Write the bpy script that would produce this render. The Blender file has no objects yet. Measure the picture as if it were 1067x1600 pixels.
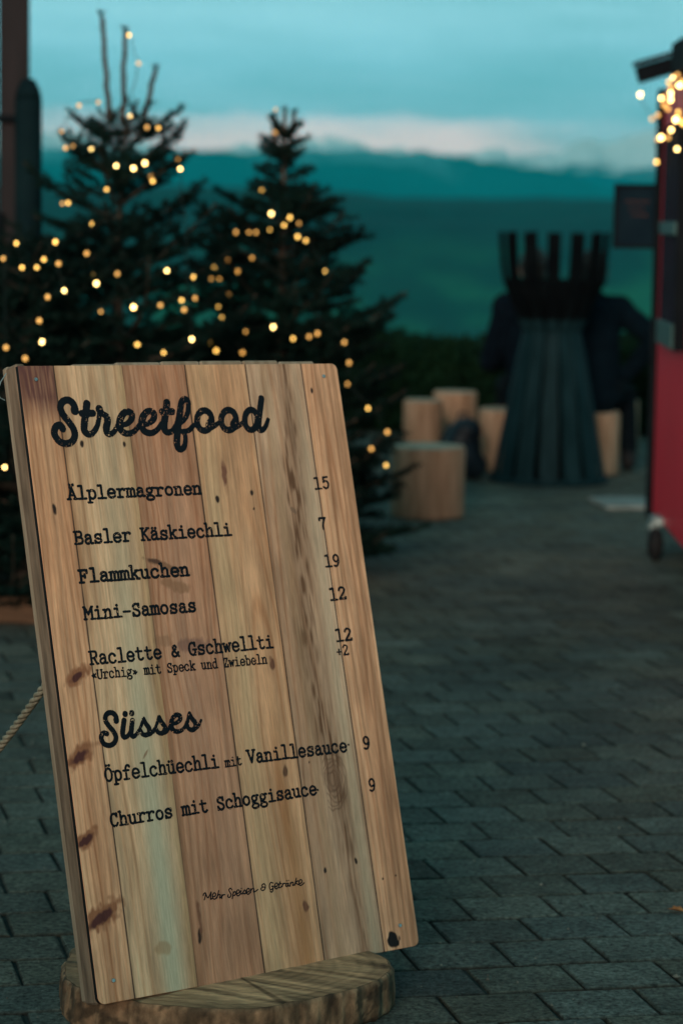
import bpy, bmesh, math, random
import numpy as np
from mathutils import Vector, Matrix, noise as mnoise

R = math.radians
sc = bpy.context.scene
col = sc.collection

# ------------------------------------------------------------------ camera
CAM_H, FPX, CX, CY, HZ, ROLL = 1.5, 3777.8, 533.5, 800.0, 340.0, 0.015
pitch = math.atan((CY - HZ) / FPX)
fwd = Vector((0, math.cos(pitch), -math.sin(pitch)))
up0 = Vector((0, math.sin(pitch), math.cos(pitch)))
rt0 = Vector((1, 0, 0))
rt = rt0 * math.cos(ROLL) + up0 * math.sin(ROLL)
upv = up0 * math.cos(ROLL) - rt0 * math.sin(ROLL)
cam_d = bpy.data.cameras.new('camera')
cam = bpy.data.objects.new('camera', cam_d); col.objects.link(cam)
cam.matrix_world = Matrix(((rt.x, upv.x, -fwd.x, 0), (rt.y, upv.y, -fwd.y, 0), (rt.z, upv.z, -fwd.z, CAM_H), (0, 0, 0, 1)))
cam_d.sensor_fit = 'VERTICAL'; cam_d.sensor_height = 36; cam_d.lens = 85
cam_d.clip_start = 0.05; cam_d.clip_end = 90000
cam_d.dof.use_dof = True; cam_d.dof.focus_distance = 4.48; cam_d.dof.aperture_fstop = 3.4
sc.camera = cam

# ------------------------------------------------------------------ world: dusk sky
world = bpy.data.worlds.new('World'); sc.world = world; world.use_nodes = True
def build_sky():
    nt = world.node_tree; N = nt.nodes; L = nt.links
    for n in list(N): N.remove(n)
    out = N.new('ShaderNodeOutputWorld'); bg = N.new('ShaderNodeBackground'); L.new(bg.outputs[0], out.inputs[0])
    tc = N.new('ShaderNodeTexCoord')
    sep = N.new('ShaderNodeSeparateXYZ'); L.new(tc.outputs['Generated'], sep.inputs[0])
    def noise(scale, vec, detail=5, rough=.55):
        mp = N.new('ShaderNodeMapping'); L.new(tc.outputs['Generated'], mp.inputs[0]); mp.inputs['Scale'].default_value = vec
        n = N.new('ShaderNodeTexNoise'); L.new(mp.outputs[0], n.inputs['Vector'])
        n.inputs['Scale'].default_value = scale; n.inputs['Detail'].default_value = detail; n.inputs['Roughness'].default_value = rough
        return n.outputs['Fac']
    def math_(op, a, b):
        m = N.new('ShaderNodeMath'); m.operation = op
        for i, v in enumerate((a, b)):
            if isinstance(v, (int, float)): m.inputs[i].default_value = v
            else: L.new(v, m.inputs[i])
        return m.outputs[0]
    def ramp(fac, stops, lo, hi):
        mr = N.new('ShaderNodeMapRange'); L.new(fac, mr.inputs[0]); mr.inputs[1].default_value = lo; mr.inputs[2].default_value = hi
        r = N.new('ShaderNodeValToRGB'); L.new(mr.outputs[0], r.inputs[0]); e = r.color_ramp.elements
        while len(e) < len(stops): e.new(.5)
        for el, (p, c) in zip(e, stops):
            el.position = (p - lo) / (hi - lo); el.color = (*c, 1)
        return r.outputs[0]
    def mix(fac, a, b):
        m = N.new('ShaderNodeMix'); m.data_type = 'RGBA'; L.new(fac, m.inputs[0])
        for k, v in ((6, a), (7, b)):
            if isinstance(v, tuple): m.inputs[k].default_value = (*v, 1)
            else: L.new(v, m.inputs[k])
        return m.outputs[2]
    n1 = noise(14, (1, 1, 9)); n2 = noise(5, (1, 1, 7)); n3 = noise(30, (1, 1, 5))
    z = math_('ADD', sep.outputs['Z'], math_('MULTIPLY', math_('SUBTRACT', n1, .5), .018))
    base = ramp(z, SKY_STOPS, -.05, 1.0 * .6)
    # streaky cloud veil above, darker blue bars, and a pale pink gap of evening light low over the Alps
    veil = ramp(n2, [(.42, (0, 0, 0)), (.62, (1, 1, 1))], 0, 1)
    base = mix(math_('MULTIPLY', veil, .75), base, (.40, .86, .98))
    pz = ramp(math_('ADD', sep.outputs['Z'], math_('MULTIPLY', math_('SUBTRACT', n3, .5), .012)),
              [(.017, (0, 0, 0)), (.027, (1, 1, 1)), (.033, (.9, .9, .9)), (.043, (0, 0, 0))], 0, .1)
    px_ = ramp(math_('ADD', sep.outputs['X'], math_('MULTIPLY', math_('SUBTRACT', n1, .5), .05)),
               [(-.14, (.5, .5, .5)), (-.03, (1, 1, 1)), (.05, (1, 1, 1)), (.095, (.12, .12, .12)), (.3, (.1, .1, .1))], -.3, .3)
    front = math_('GREATER_THAN', sep.outputs['Y'], 0.0)
    base = mix(math_('MULTIPLY', math_('MULTIPLY', math_('MULTIPLY', pz, px_), front), .95), base, (4.7, 3.0, 2.75))
    L.new(base, bg.inputs[0]); bg.inputs[1].default_value = SKY_STRENGTH
SKY_STRENGTH = 0.93
SKY_STOPS = [(-.05, (.0, .02, .025)), (-.005, (.01, .30, .35)), (.015, (.8, 1.6, 1.8)), (.03, (1.5, 2.0, 2.2)), (.043, (.86, 1.45, 1.68)),
             (.06, (.62, 1.22, 1.44)), (.085, (.66, 1.22, 1.38)), (.14, (.24, .48, .51)), (.3, (.045, .145, .150)), (.6, (.015, .085, .090))]
build_sky()

# afterglow from behind the camera: one soft, low, warm sun
sun_d = bpy.data.lights.new('sun', 'SUN'); sun = bpy.data.objects.new('sun', sun_d); col.objects.link(sun)
sun_d.energy = 4.4; sun_d.angle = R(24); sun_d.color = (1.0, .82, .67)
SUN_AZ, SUN_EL = R(14), R(9)          # azimuth measured from straight behind the camera towards its left
sun_dir = Vector((-math.sin(SUN_AZ) * math.cos(SUN_EL), -math.cos(SUN_AZ) * math.cos(SUN_EL), math.sin(SUN_EL)))
sun.rotation_euler = sun_dir.to_track_quat('Z', 'Y').to_euler()

sc.view_settings.view_transform = 'Standard'; sc.view_settings.look = 'None'
sc.view_settings.exposure = 0; sc.view_settings.gamma = 1
sc.render.engine = 'CYCLES'
sc.cycles.use_denoising = True
try: sc.cycles.denoiser = 'OPENIMAGEDENOISE'
except Exception: pass
sc.cycles.max_bounces = 6; sc.cycles.diffuse_bounces = 3; sc.cycles.glossy_bounces = 2
sc.cycles.volume_bounces = 0; sc.cycles.sample_clamp_indirect = 4.0

# ------------------------------------------------------------------ pixel measurement helpers
def ray(px, py): return fwd * FPX + rt * (px - CX) - upv * (py - CY)
CAMP = Vector((0, 0, CAM_H))
def at(px, py, Y):
    d = ray(px, py); return CAMP + d * (Y / d.y)
def ground(px, py, z=0.0):
    d = ray(px, py); return CAMP + d * ((z - CAM_H) / d.z)

# ------------------------------------------------------------------ object helpers
def mesh_obj(name, verts, faces, mat=None, parent=None, smooth=False):
    me = bpy.data.meshes.new(name)
    me.from_pydata([tuple(v) for v in verts], [], [tuple(f) for f in faces]); me.update()
    o = bpy.data.objects.new(name, me); col.objects.link(o)
    if mat: me.materials.append(mat)
    if parent: o.parent = parent
    if smooth: me.polygons.foreach_set('use_smooth', [True] * len(me.polygons))
    return o
def bm_obj(name, bm, mat=None, parent=None, smooth=False):
    me = bpy.data.meshes.new(name); bm.normal_update(); bm.to_mesh(me); bm.free()
    o = bpy.data.objects.new(name, me); col.objects.link(o)
    if mat: me.materials.append(mat)
    if parent: o.parent = parent
    if smooth: me.polygons.foreach_set('use_smooth', [True] * len(me.polygons))
    return o
def np_tris(name, V, T, mat=None, parent=None):
    V = np.asarray(V, np.float32); T = np.asarray(T, np.int32)
    me = bpy.data.meshes.new(name); me.vertices.add(len(V)); me.vertices.foreach_set('co', V.ravel())
    n = T.shape[1]
    me.loops.add(T.size); me.loops.foreach_set('vertex_index', T.ravel())
    me.polygons.add(len(T)); me.polygons.foreach_set('loop_start', np.arange(0, T.size, n, dtype=np.int32))
    me.polygons.foreach_set('loop_total', np.full(len(T), n, np.int32)); me.update(calc_edges=True); me.validate()
    o = bpy.data.objects.new(name, me); col.objects.link(o)
    if mat: me.materials.append(mat)
    if parent: o.parent = parent
    return o
def tag(o, label=None, cat=None, group=None, kind=None):
    if label: o['label'] = label
    if cat: o['category'] = cat
    if group: o['group'] = group
    if kind: o['kind'] = kind
    return o
def empty(name, loc, rz=0.0, **kw):
    o = bpy.data.objects.new(name, None); col.objects.link(o); o.location = loc; o.rotation_euler = (0, 0, rz)
    o.empty_display_size = .1
    return tag(o, **kw)
def add_box(bm, cx, cy, cz, sx, sy, sz, bev=0.0, rot=None, seg=1):
    r = bmesh.ops.create_cube(bm, size=1.0); vs = r['verts']
    bmesh.ops.scale(bm, vec=(sx, sy, sz), verts=vs)
    if bev > 0:
        es = list({e for v in vs for e in v.link_edges})
        g = bmesh.ops.bevel(bm, geom=es, offset=bev, segments=seg, affect='EDGES', profile=.5)
        vs = list({v for f in g['faces'] for v in f.verts} | {v for v in vs if v.is_valid})
    if rot is not None: bmesh.ops.rotate(bm, verts=vs, cent=(0, 0, 0), matrix=rot)
    bmesh.ops.translate(bm, vec=(cx, cy, cz), verts=vs)
    return vs
def tube_data(pts, rad, n=6, cap=True):
    pts = [Vector(p) for p in pts]; V = []; F = []
    rads = rad if isinstance(rad, (list, tuple)) else [rad] * len(pts)
    prev = None
    for i, p in enumerate(pts):
        t = (pts[min(i + 1, len(pts) - 1)] - pts[max(i - 1, 0)]).normalized()
        a = prev - t * prev.dot(t) if prev else (Vector((0, 0, 1)).cross(t) if abs(t.z) < .95 else Vector((1, 0, 0)).cross(t))
        a.normalize(); prev = a; b = t.cross(a)
        for k in range(n):
            c = 2 * math.pi * k / n
            V.append(p + (a * math.cos(c) + b * math.sin(c)) * rads[i])
    for i in range(len(pts) - 1):
        for k in range(n):
            F.append((i * n + k, i * n + (k + 1) % n, (i + 1) * n + (k + 1) % n, (i + 1) * n + k))
    if cap:
        F.append(tuple(range(n))[::-1]); F.append(tuple(range((len(pts) - 1) * n, len(pts) * n)))
    return V, F
def add_tube(bm, pts, rad, n=6):
    V, F = tube_data(pts, rad, n); vs = [bm.verts.new(v) for v in V]
    for f in F: bm.faces.new([vs[i] for i in f])
def add_lathe(bm, prof, n=24, cx=0, cy=0, wob=None):
    rings = []
    for (r, z) in prof:
        rings.append([bm.verts.new((cx + r * (wob(k / n) if wob else 1) * math.cos(2 * math.pi * k / n),
                                    cy + r * (wob(k / n) if wob else 1) * math.sin(2 * math.pi * k / n), z)) for k in range(n)])
    for a, b in zip(rings, rings[1:]):
        for k in range(n): bm.faces.new((a[k], a[(k + 1) % n], b[(k + 1) % n], b[k]))
    bm.faces.new(rings[0][::-1]); bm.faces.new(rings[-1])
def fbm(x, y, z=0., o=4):
    return mnoise.fractal(Vector((x, y, z)), 1.0, 2.0, o)

# ------------------------------------------------------------------ materials
def mat_new(name):
    m = bpy.data.materials.new(name); m.use_nodes = True
    return m, m.node_tree.nodes, m.node_tree.links, m.node_tree.nodes['Principled BSDF']
def mat_noise(name, c0, c1, scale=8, stretch=(1, 1, 1), rough=.7, bump=.0, metal=0.0, detail=6, lo=.35, hi=.65, coord='Object', spec=.3, bscale=None):
    m, N, L, b = mat_new(name)
    tc = N.new('ShaderNodeTexCoord'); mp = N.new('ShaderNodeMapping'); L.new(tc.outputs[coord], mp.inputs[0])
    mp.inputs['Scale'].default_value = stretch
    n = N.new('ShaderNodeTexNoise'); n.inputs['Scale'].default_value = scale; n.inputs['Detail'].default_value = detail; L.new(mp.outputs[0], n.inputs['Vector'])
    r = N.new('ShaderNodeValToRGB'); L.new(n.outputs['Fac'], r.inputs[0])
    r.color_ramp.elements[0].position = lo; r.color_ramp.elements[0].color = (*c0, 1)
    r.color_ramp.elements[1].position = hi; r.color_ramp.elements[1].color = (*c1, 1)
    L.new(r.outputs[0], b.inputs['Base Color'])
    b.inputs['Roughness'].default_value = rough; b.inputs['Metallic'].default_value = metal
    b.inputs['Specular IOR Level'].default_value = spec
    if bump:
        n2 = n
        if bscale:
            n2 = N.new('ShaderNodeTexNoise'); n2.inputs['Scale'].default_value = bscale; n2.inputs['Detail'].default_value = 4; L.new(mp.outputs[0], n2.inputs['Vector'])
        bp = N.new('ShaderNodeBump'); bp.inputs['Strength'].default_value = bump; bp.inputs['Distance'].default_value = .01
        L.new(n2.outputs['Fac'], bp.inputs['Height']); L.new(bp.outputs[0], b.inputs['Normal'])
    return m
def mat_attr(name, attr='Col', nscale=60, stretch=(1, 1, 1), amt=.3, rough=.7, bump=.2, spec=.3, dist=.002):
    """vertex colour times a fine procedural grain"""
    m, N, L, b = mat_new(name)
    a = N.new('ShaderNodeAttribute'); a.attribute_name = attr
    tc = N.new('ShaderNodeTexCoord'); mp = N.new('ShaderNodeMapping'); L.new(tc.outputs['Object'], mp.inputs[0]); mp.inputs['Scale'].default_value = stretch
    n = N.new('ShaderNodeTexNoise'); n.inputs['Scale'].default_value = nscale; n.inputs['Detail'].default_value = 8; n.inputs['Roughness'].default_value = .6
    L.new(mp.outputs[0], n.inputs['Vector'])
    mr = N.new('ShaderNodeMapRange'); L.new(n.outputs['Fac'], mr.inputs[0])
    mr.inputs[1].default_value = .25; mr.inputs[2].default_value = .75; mr.inputs[3].default_value = 1 - amt; mr.inputs[4].default_value = 1 + amt
    vm = N.new('ShaderNodeVectorMath'); vm.operation = 'SCALE'; L.new(a.outputs['Color'], vm.inputs[0]); L.new(mr.outputs[0], vm.inputs['Scale'])
    L.new(vm.outputs[0], b.inputs['Base Color'])
    b.inputs['Roughness'].default_value = rough; b.inputs['Specular IOR Level'].default_value = spec
    if bump:
        bp = N.new('ShaderNodeBump'); bp.inputs['Strength'].default_value = bump; bp.inputs['Distance'].default_value = dist
        L.new(n.outputs['Fac'], bp.inputs['Height']); L.new(bp.outputs[0], b.inputs['Normal'])
    return m
def set_col(o, C, name='Col'):
    a = o.data.color_attributes.new(name, 'FLOAT_COLOR', 'POINT')
    C = np.asarray(C, np.float32); A = np.ones((len(C), 4), np.float32); A[:, :3] = C
    a.data.foreach_set('color', A.ravel())
def mat_emit(name, c, s):
    m, N, L, b = mat_new(name)
    b.inputs['Base Color'].default_value = (.8, .6, .3, 1)
    b.inputs['Emission Color'].default_value = (*c, 1); b.inputs['Emission Strength'].default_value = s
    return m

M = {}
M['ink'] = mat_noise('printed_ink', (.006, .010, .014), (.010, .014, .018), 40, rough=.8, spec=.06)
M['side_wood'] = mat_noise('raw_spruce_board', (.12, .078, .050), (.25, .165, .108), 9, (6, 6, .9), .75, .25, bscale=30)
M['back_wood'] = mat_noise('weathered_batten', (.24, .17, .11), (.36, .27, .19), 9, (6, 6, .9), .8, .2)
M['screw'] = mat_noise('zinc_screw', (.4, .42, .42), (.6, .6, .58), 20, rough=.35, metal=.9)
M['stump_side'] = mat_noise('peeled_log_side', (.31, .168, .098), (.52, .31, .198), 4, (6, 6, .9), .85, .3, bscale=12)
M['stump_top'] = mat_noise('sawn_log_top', (.40, .29, .20), (.55, .42, .30), 10, rough=.85)
M['steel'] = mat_noise('dark_steel', (.003, .016, .020), (.009, .030, .036), 6, (3, 3, .6), .7, .1, spec=.1)
M['soot'] = mat_noise('sooty_steel', (.0012, .002, .003), (.003, .005, .006), 8, rough=.95, spec=.06)
M['needle'] = mat_noise('fir_needles', (.0018, .009, .0075), (.005, .020, .0145), 3, rough=.7, spec=.12)
M['bark'] = mat_noise('fir_bark', (.045, .030, .022), (.10, .065, .045), 12, (2, 2, .6), .9, .4)
M['cable'] = mat_noise('green_cable', (.006, .012, .010), (.012, .02, .016), 20, rough=.6)
M['hedge'] = mat_noise('hedge_leaves', (.003, .014, .006), (.009, .032, .012), 5, rough=.8, spec=.1)
M['red'] = mat_noise('red_paint', (.62, .016, .040), (.72, .026, .052), 3, (1, 1, .4), .45, .05)
M['black'] = mat_noise('black_trim', (.002, .004, .006), (.005, .008, .010), 6, rough=.8, spec=.12)
M['roofing'] = mat_noise('roofing_felt', (.012, .009, .009), (.024, .017, .015), 10, rough=.9, spec=.1)
M['plum'] = mat_noise('dark_plum_slat', (.006, .004, .010), (.012, .008, .018), 6, rough=.7, spec=.15)
M['verdigris'] = mat_noise('grey_green_metal', (.035, .085, .080), (.065, .13, .12), 9, rough=.5)
M['rubber'] = mat_noise('rubber', (.006, .006, .007), (.014, .014, .015), 12, rough=.8)
M['galv'] = mat_noise('galvanised', (.22, .30, .30), (.38, .46, .45), 14, rough=.45, metal=.5)
M['slate'] = mat_noise('dark_chalkboard', (.002, .010, .018), (.005, .017, .026), 5, rough=.8, spec=.1)
M['faint'] = mat_noise('faded_red_chalk', (.045, .016, .014), (.09, .035, .028), 18, rough=.9)
M['hutwood'] = mat_noise('dark_stained_timber', (.009, .0065, .0075), (.020, .013, .014), 4, (4, 4, .5), .75, .25, bscale=14)
M['postpaint'] = mat_noise('dark_green_post', (.002, .010, .013), (.005, .018, .021), 5, rough=.85, spec=.1)
M['coat'] = mat_noise('navy_coat', (.0012, .0048, .0085), (.0025, .0085, .014), 14, rough=.95, bump=.3, bscale=60, spec=.08)
M['coat_b'] = mat_noise('charcoal_coat', (.0012, .0035, .007), (.0025, .0065, .012), 14, rough=.95, bump=.3, bscale=60, spec=.08)
M['trouser'] = mat_noise('dark_trousers', (.002, .004, .006), (.005, .008, .011), 20, rough=.95, spec=.08)
M['skin'] = mat_noise('skin', (.34, .19, .13), (.42, .25, .18), 10, rough=.55)
M['hair'] = mat_noise('dark_hair', (.008, .006, .005), (.022, .016, .012), 30, (1, 1, .3), .6, .3)
M['bag'] = mat_noise('black_nylon', (.006, .010, .016), (.016, .030, .042), 5, rough=.5, bump=.3)
M['concrete'] = mat_noise('pale_slab', (.16, .19, .18), (.26, .29, .27), 9, rough=.8)
M['rope'] = mat_noise('hemp_rope', (.20, .17, .115), (.36, .31, .22), 60, rough=.9, bump=.3)
M['planter'] = mat_noise('planter_plank', (.07, .034, .017), (.14, .072, .038), 7, (.8, 5, 5), .8, .3)
M['soil'] = mat_noise('soil', (.012, .010, .008), (.035, .028, .02), 25, rough=.95, bump=.5)
M['leafo'] = mat_noise('dry_leaf', (.30, .10, .03), (.42, .18, .06), 30, rough=.7)
M['bulb_hi'] = mat_emit('warm_bulb_bright', (1.0, .66, .22), 12)
M['bulb_mid'] = mat_emit('warm_bulb', (1.0, .55, .11), 4.6)
M['bulb_lo'] = mat_emit('warm_bulb_dim', (1.0, .46, .085), 1.9)

# ------------------------------------------------------------------ terrain
VALLEY = -95.0
def terrain_h(x, y):
    r = math.hypot(x, y)
    if r < 26: return -0.012
    t = min(1, (r - 26) / 1300); t = t * t * (3 - 2 * t)
    drop = min(1, (r - 26) / 40) * -4 + VALLEY * t
    a = math.atan2(x, y)
    if r > 1300 and y > 0:
        k = max(0, min(1, (r - 1450) / 1750)); k = k * k * (3 - 2 * k)
        top = 124 + 8 * fbm(a * 9, 3.1) + 8 * math.sin(a * 7 + .9) - 80 * a * .9
        drop += top * k + 9 * fbm(x / 330, y / 330, 2) * min(1, k * 3 + .25)
        if r > 3300: drop -= (r - 3300) * .12
    elif r > 300: drop += 10 * fbm(x / 400, y / 400) * min(1, (r - 300) / 500)
    return max(drop, -330)
def build_ground():
    rs = [0.0] + list(np.geomspace(3, 26, 8)) + list(np.geomspace(28, 1280, 30)) + list(np.linspace(1330, 3500, 70)) + list(np.geomspace(3700, 32000, 14))
    angs = list(np.radians(np.linspace(-15, 15, 121))) + list(np.radians(np.linspace(18, 342, 55)))
    V = [(0, 0, -.012)]; F = []; n = len(angs)
    for r in rs[1:]:
        for a in angs: V.append((r * math.sin(a), r * math.cos(a), terrain_h(r * math.sin(a), r * math.cos(a))))
    for k in range(n): F.append((0, 1 + (k + 1) % n, 1 + k))
    for i in range(len(rs) - 2):
        for k in range(n):
            a = 1 + i * n + k; b = 1 + i * n + (k + 1) % n
            F.append((a, b, b + n, a + n))
    m, N, L, b = mat_new('land')
    geo = N.new('ShaderNodeNewGeometry')
    mpf = N.new('ShaderNodeMapping'); L.new(geo.outputs['Position'], mpf.inputs[0]); mpf.inputs['Scale'].default_value = (1, .28, 1)
    def nz(scale, detail=5, dist=0):
        n_ = N.new('ShaderNodeTexNoise'); n_.inputs['Scale'].default_value = scale; n_.inputs['Detail'].default_value = detail; L.new(mpf.outputs[0], n_.inputs['Vector']); return n_.outputs['Fac']
    def rp(f, st):
        r_ = N.new('ShaderNodeValToRGB'); L.new(f, r_.inputs[0]); e = r_.color_ramp.elements
        while len(e) < len(st): e.new(.5)
        for el, (p, c) in zip(e, st): el.position = p; el.color = (*c, 1)
        return r_.outputs[0]
    field = rp(nz(.0075, 5), [(.36, (.002, .035, .030)), (.46, (.004, .060, .042)), (.55, (.014, .15, .070)), (.66, (.005, .062, .046))])
    wood = rp(nz(.016, 5), [(.3, (.001, .020, .020)), (.7, (.003, .040, .036))])
    sepz = N.new('ShaderNodeSeparateXYZ'); L.new(geo.outputs['Position'], sepz.inputs[0])
    mr = N.new('ShaderNodeMapRange'); L.new(sepz.outputs['Z'], mr.inputs[0]); mr.inputs[1].default_value = -62; mr.inputs[2].default_value = -10
    mx = N.new('ShaderNodeMix'); mx.data_type = 'RGBA'; L.new(mr.outputs[0], mx.inputs[0]); L.new(field, mx.inputs[6]); L.new(wood, mx.inputs[7])
    L.new(mx.outputs[2], b.inputs['Base Color']); b.inputs['Roughness'].default_value = .95; b.inputs['Specular IOR Level'].default_value = .1
    o = mesh_obj('ground', V, F, m, smooth=True); tag(o, kind='structure')
build_ground()
def crest(name, dist, prof, depth, rough, seed, mat, base=-300):
    """a mountain chain as a height field: prof(a) gives the crest height over azimuth a"""
    angs = np.radians(np.linspace(-16, 16, 520)); rows = 40; V = []; F = []
    for j in range(rows):
        t = j / (rows - 1)
        for a in angs:
            r = dist + (t - .62) * depth
            sh = (t / .62) ** 1.25 if t < .62 else (1 - t) / .38
            x, y = r * math.sin(a), r * math.cos(a)
            h = base + (prof(a) - base) * sh
            h += rough * (abs(mnoise.fractal(Vector((x / depth * 5, y / depth * 5, seed)), 1.0, 2.1, 5)) - .25) * (math.sin(math.pi * t / .62) if t < .62 else .4 * math.sin(math.pi * (t - .62) / .38))
            V.append((x, y, h))
    n = len(angs)
    for j in range(rows - 1):
        for k in range(n - 1): F.append((j * n + k, j * n + k + 1, (j + 1) * n + k + 1, (j + 1) * n + k))
    o = mesh_obj(name, V, F, mat, smooth=False); return tag(o, kind='structure')
def az(px): return math.atan((px - CX) / FPX)
def interp(xs, ys): return lambda a: float(np.interp(a, xs, ys))
def elev(py, px): return (HZ + ROLL * (px - CX) - py) / FPX
def mat_rock(name, rock0, rock1, snow, s0, s1, scale):
    m, N, L, b = mat_new(name)
    geo = N.new('ShaderNodeNewGeometry'); sp = N.new('ShaderNodeSeparateXYZ'); L.new(geo.outputs['Position'], sp.inputs[0])
    n = N.new('ShaderNodeTexNoise'); n.inputs['Scale'].default_value = scale; n.inputs['Detail'].default_value = 8; n.inputs['Roughness'].default_value = .65; L.new(geo.outputs['Position'], n.inputs['Vector'])
    r = N.new('ShaderNodeValToRGB'); L.new(n.outputs['Fac'], r.inputs[0]); r.color_ramp.elements[0].position = .35; r.color_ramp.elements[1].position = .65
    r.color_ramp.elements[0].color = (*rock0, 1); r.color_ramp.elements[1].color = (*rock1, 1)
    ad = N.new('ShaderNodeMath'); ad.operation = 'MULTIPLY_ADD'; L.new(n.outputs['Fac'], ad.inputs[0]); ad.inputs[1].default_value = (s1 - s0) * 6; L.new(sp.outputs['Z'], ad.inputs[2])
    mr = N.new('ShaderNodeMapRange'); L.new(ad.outputs[0], mr.inputs[0]); mr.inputs[1].default_value = s0 + (s1 - s0) * 3; mr.inputs[2].default_value = s1 + (s1 - s0) * 3
    mx = N.new('ShaderNodeMix'); mx.data_type = 'RGBA'; L.new(mr.outputs[0], mx.inputs[0]); L.new(r.outputs[0], mx.inputs[6]); mx.inputs[7].default_value = (*snow, 1)
    L.new(mx.outputs[2], b.inputs['Base Color']); b.inputs['Roughness'].default_value = .9; b.inputs['Specular IOR Level'].default_value = .05
    return m
def build_mountains():
    D1 = 11000
    pxs = [-300, 0, 120, 200, 280, 360, 430, 500, 560, 620, 660, 700, 760, 820, 880, 940, 1000, 1067, 1400]
    pys = [256, 240, 234, 238, 232, 236, 230, 238, 233, 238, 236, 248, 256, 264, 270, 288, 286, 292, 300]
    prof = interp([az(p) for p in pxs], [CAM_H + D1 * elev(y, p) for p, y in zip(pxs, pys)])
    crest('wooded_ridge', D1, lambda a: prof(a) + 16 * fbm(a * 60, 5.5) + 26 * fbm(a * 34, 8.1, 0, 5), 4200, 80, 1.7,
          mat_rock('ridge_cover', (.003, .045, .052), (.006, .078, .085), (.10, .30, .34), 240, 330, .0016))
    D2 = 13800
    pxs = [-300, 0, 60, 140, 240, 300, 380, 440, 480, 505, 540, 580, 610, 650, 690, 735, 770, 810, 850, 890, 905, 930, 960, 990, 1030, 1067, 1400]
    pys = [250, 205, 200, 216, 230, 232, 226, 222, 214, 210, 226, 230, 226, 244, 236, 232, 228, 244, 240, 220, 208, 222, 216, 200, 190, 205, 230]
    prof2 = interp([az(p) for p in pxs], [CAM_H + D2 * elev(y + 2, p) for p, y in zip(pxs, pys)])
    crest('snowy_mountains', D2, lambda a: prof2(a) + 44 * fbm(a * 110, 1.3, 0, 6) + 15 * fbm(a * 500, 4.3), 6000, 230, 4.2,
          mat_rock('alpine_snow', (.003, .05, .07), (.01, .09, .12), (.88, .98, 1.0), 236, 326, .0034))
build_mountains()
def build_haze():
    bm = bmesh.new(); add_box(bm, 0, 0, 335, 64200, 64200, 1500)
    m = bpy.data.materials.new('evening_air'); m.use_nodes = True; N = m.node_tree.nodes; L = m.node_tree.links
    for n in list(N): N.remove(n)
    out = N.new('ShaderNodeOutputMaterial'); v = N.new('ShaderNodeVolumePrincipled'); L.new(v.outputs[0], out.inputs['Volume'])
    v.inputs['Color'].default_value = (.0, .72, .82, 1); v.inputs['Density'].default_value = HAZE; v.inputs['Anisotropy'].default_value = 0.0
    tag(bm_obj('haze', bm, m), kind='stuff')
HAZE = 6.2e-5
build_haze()

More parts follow.
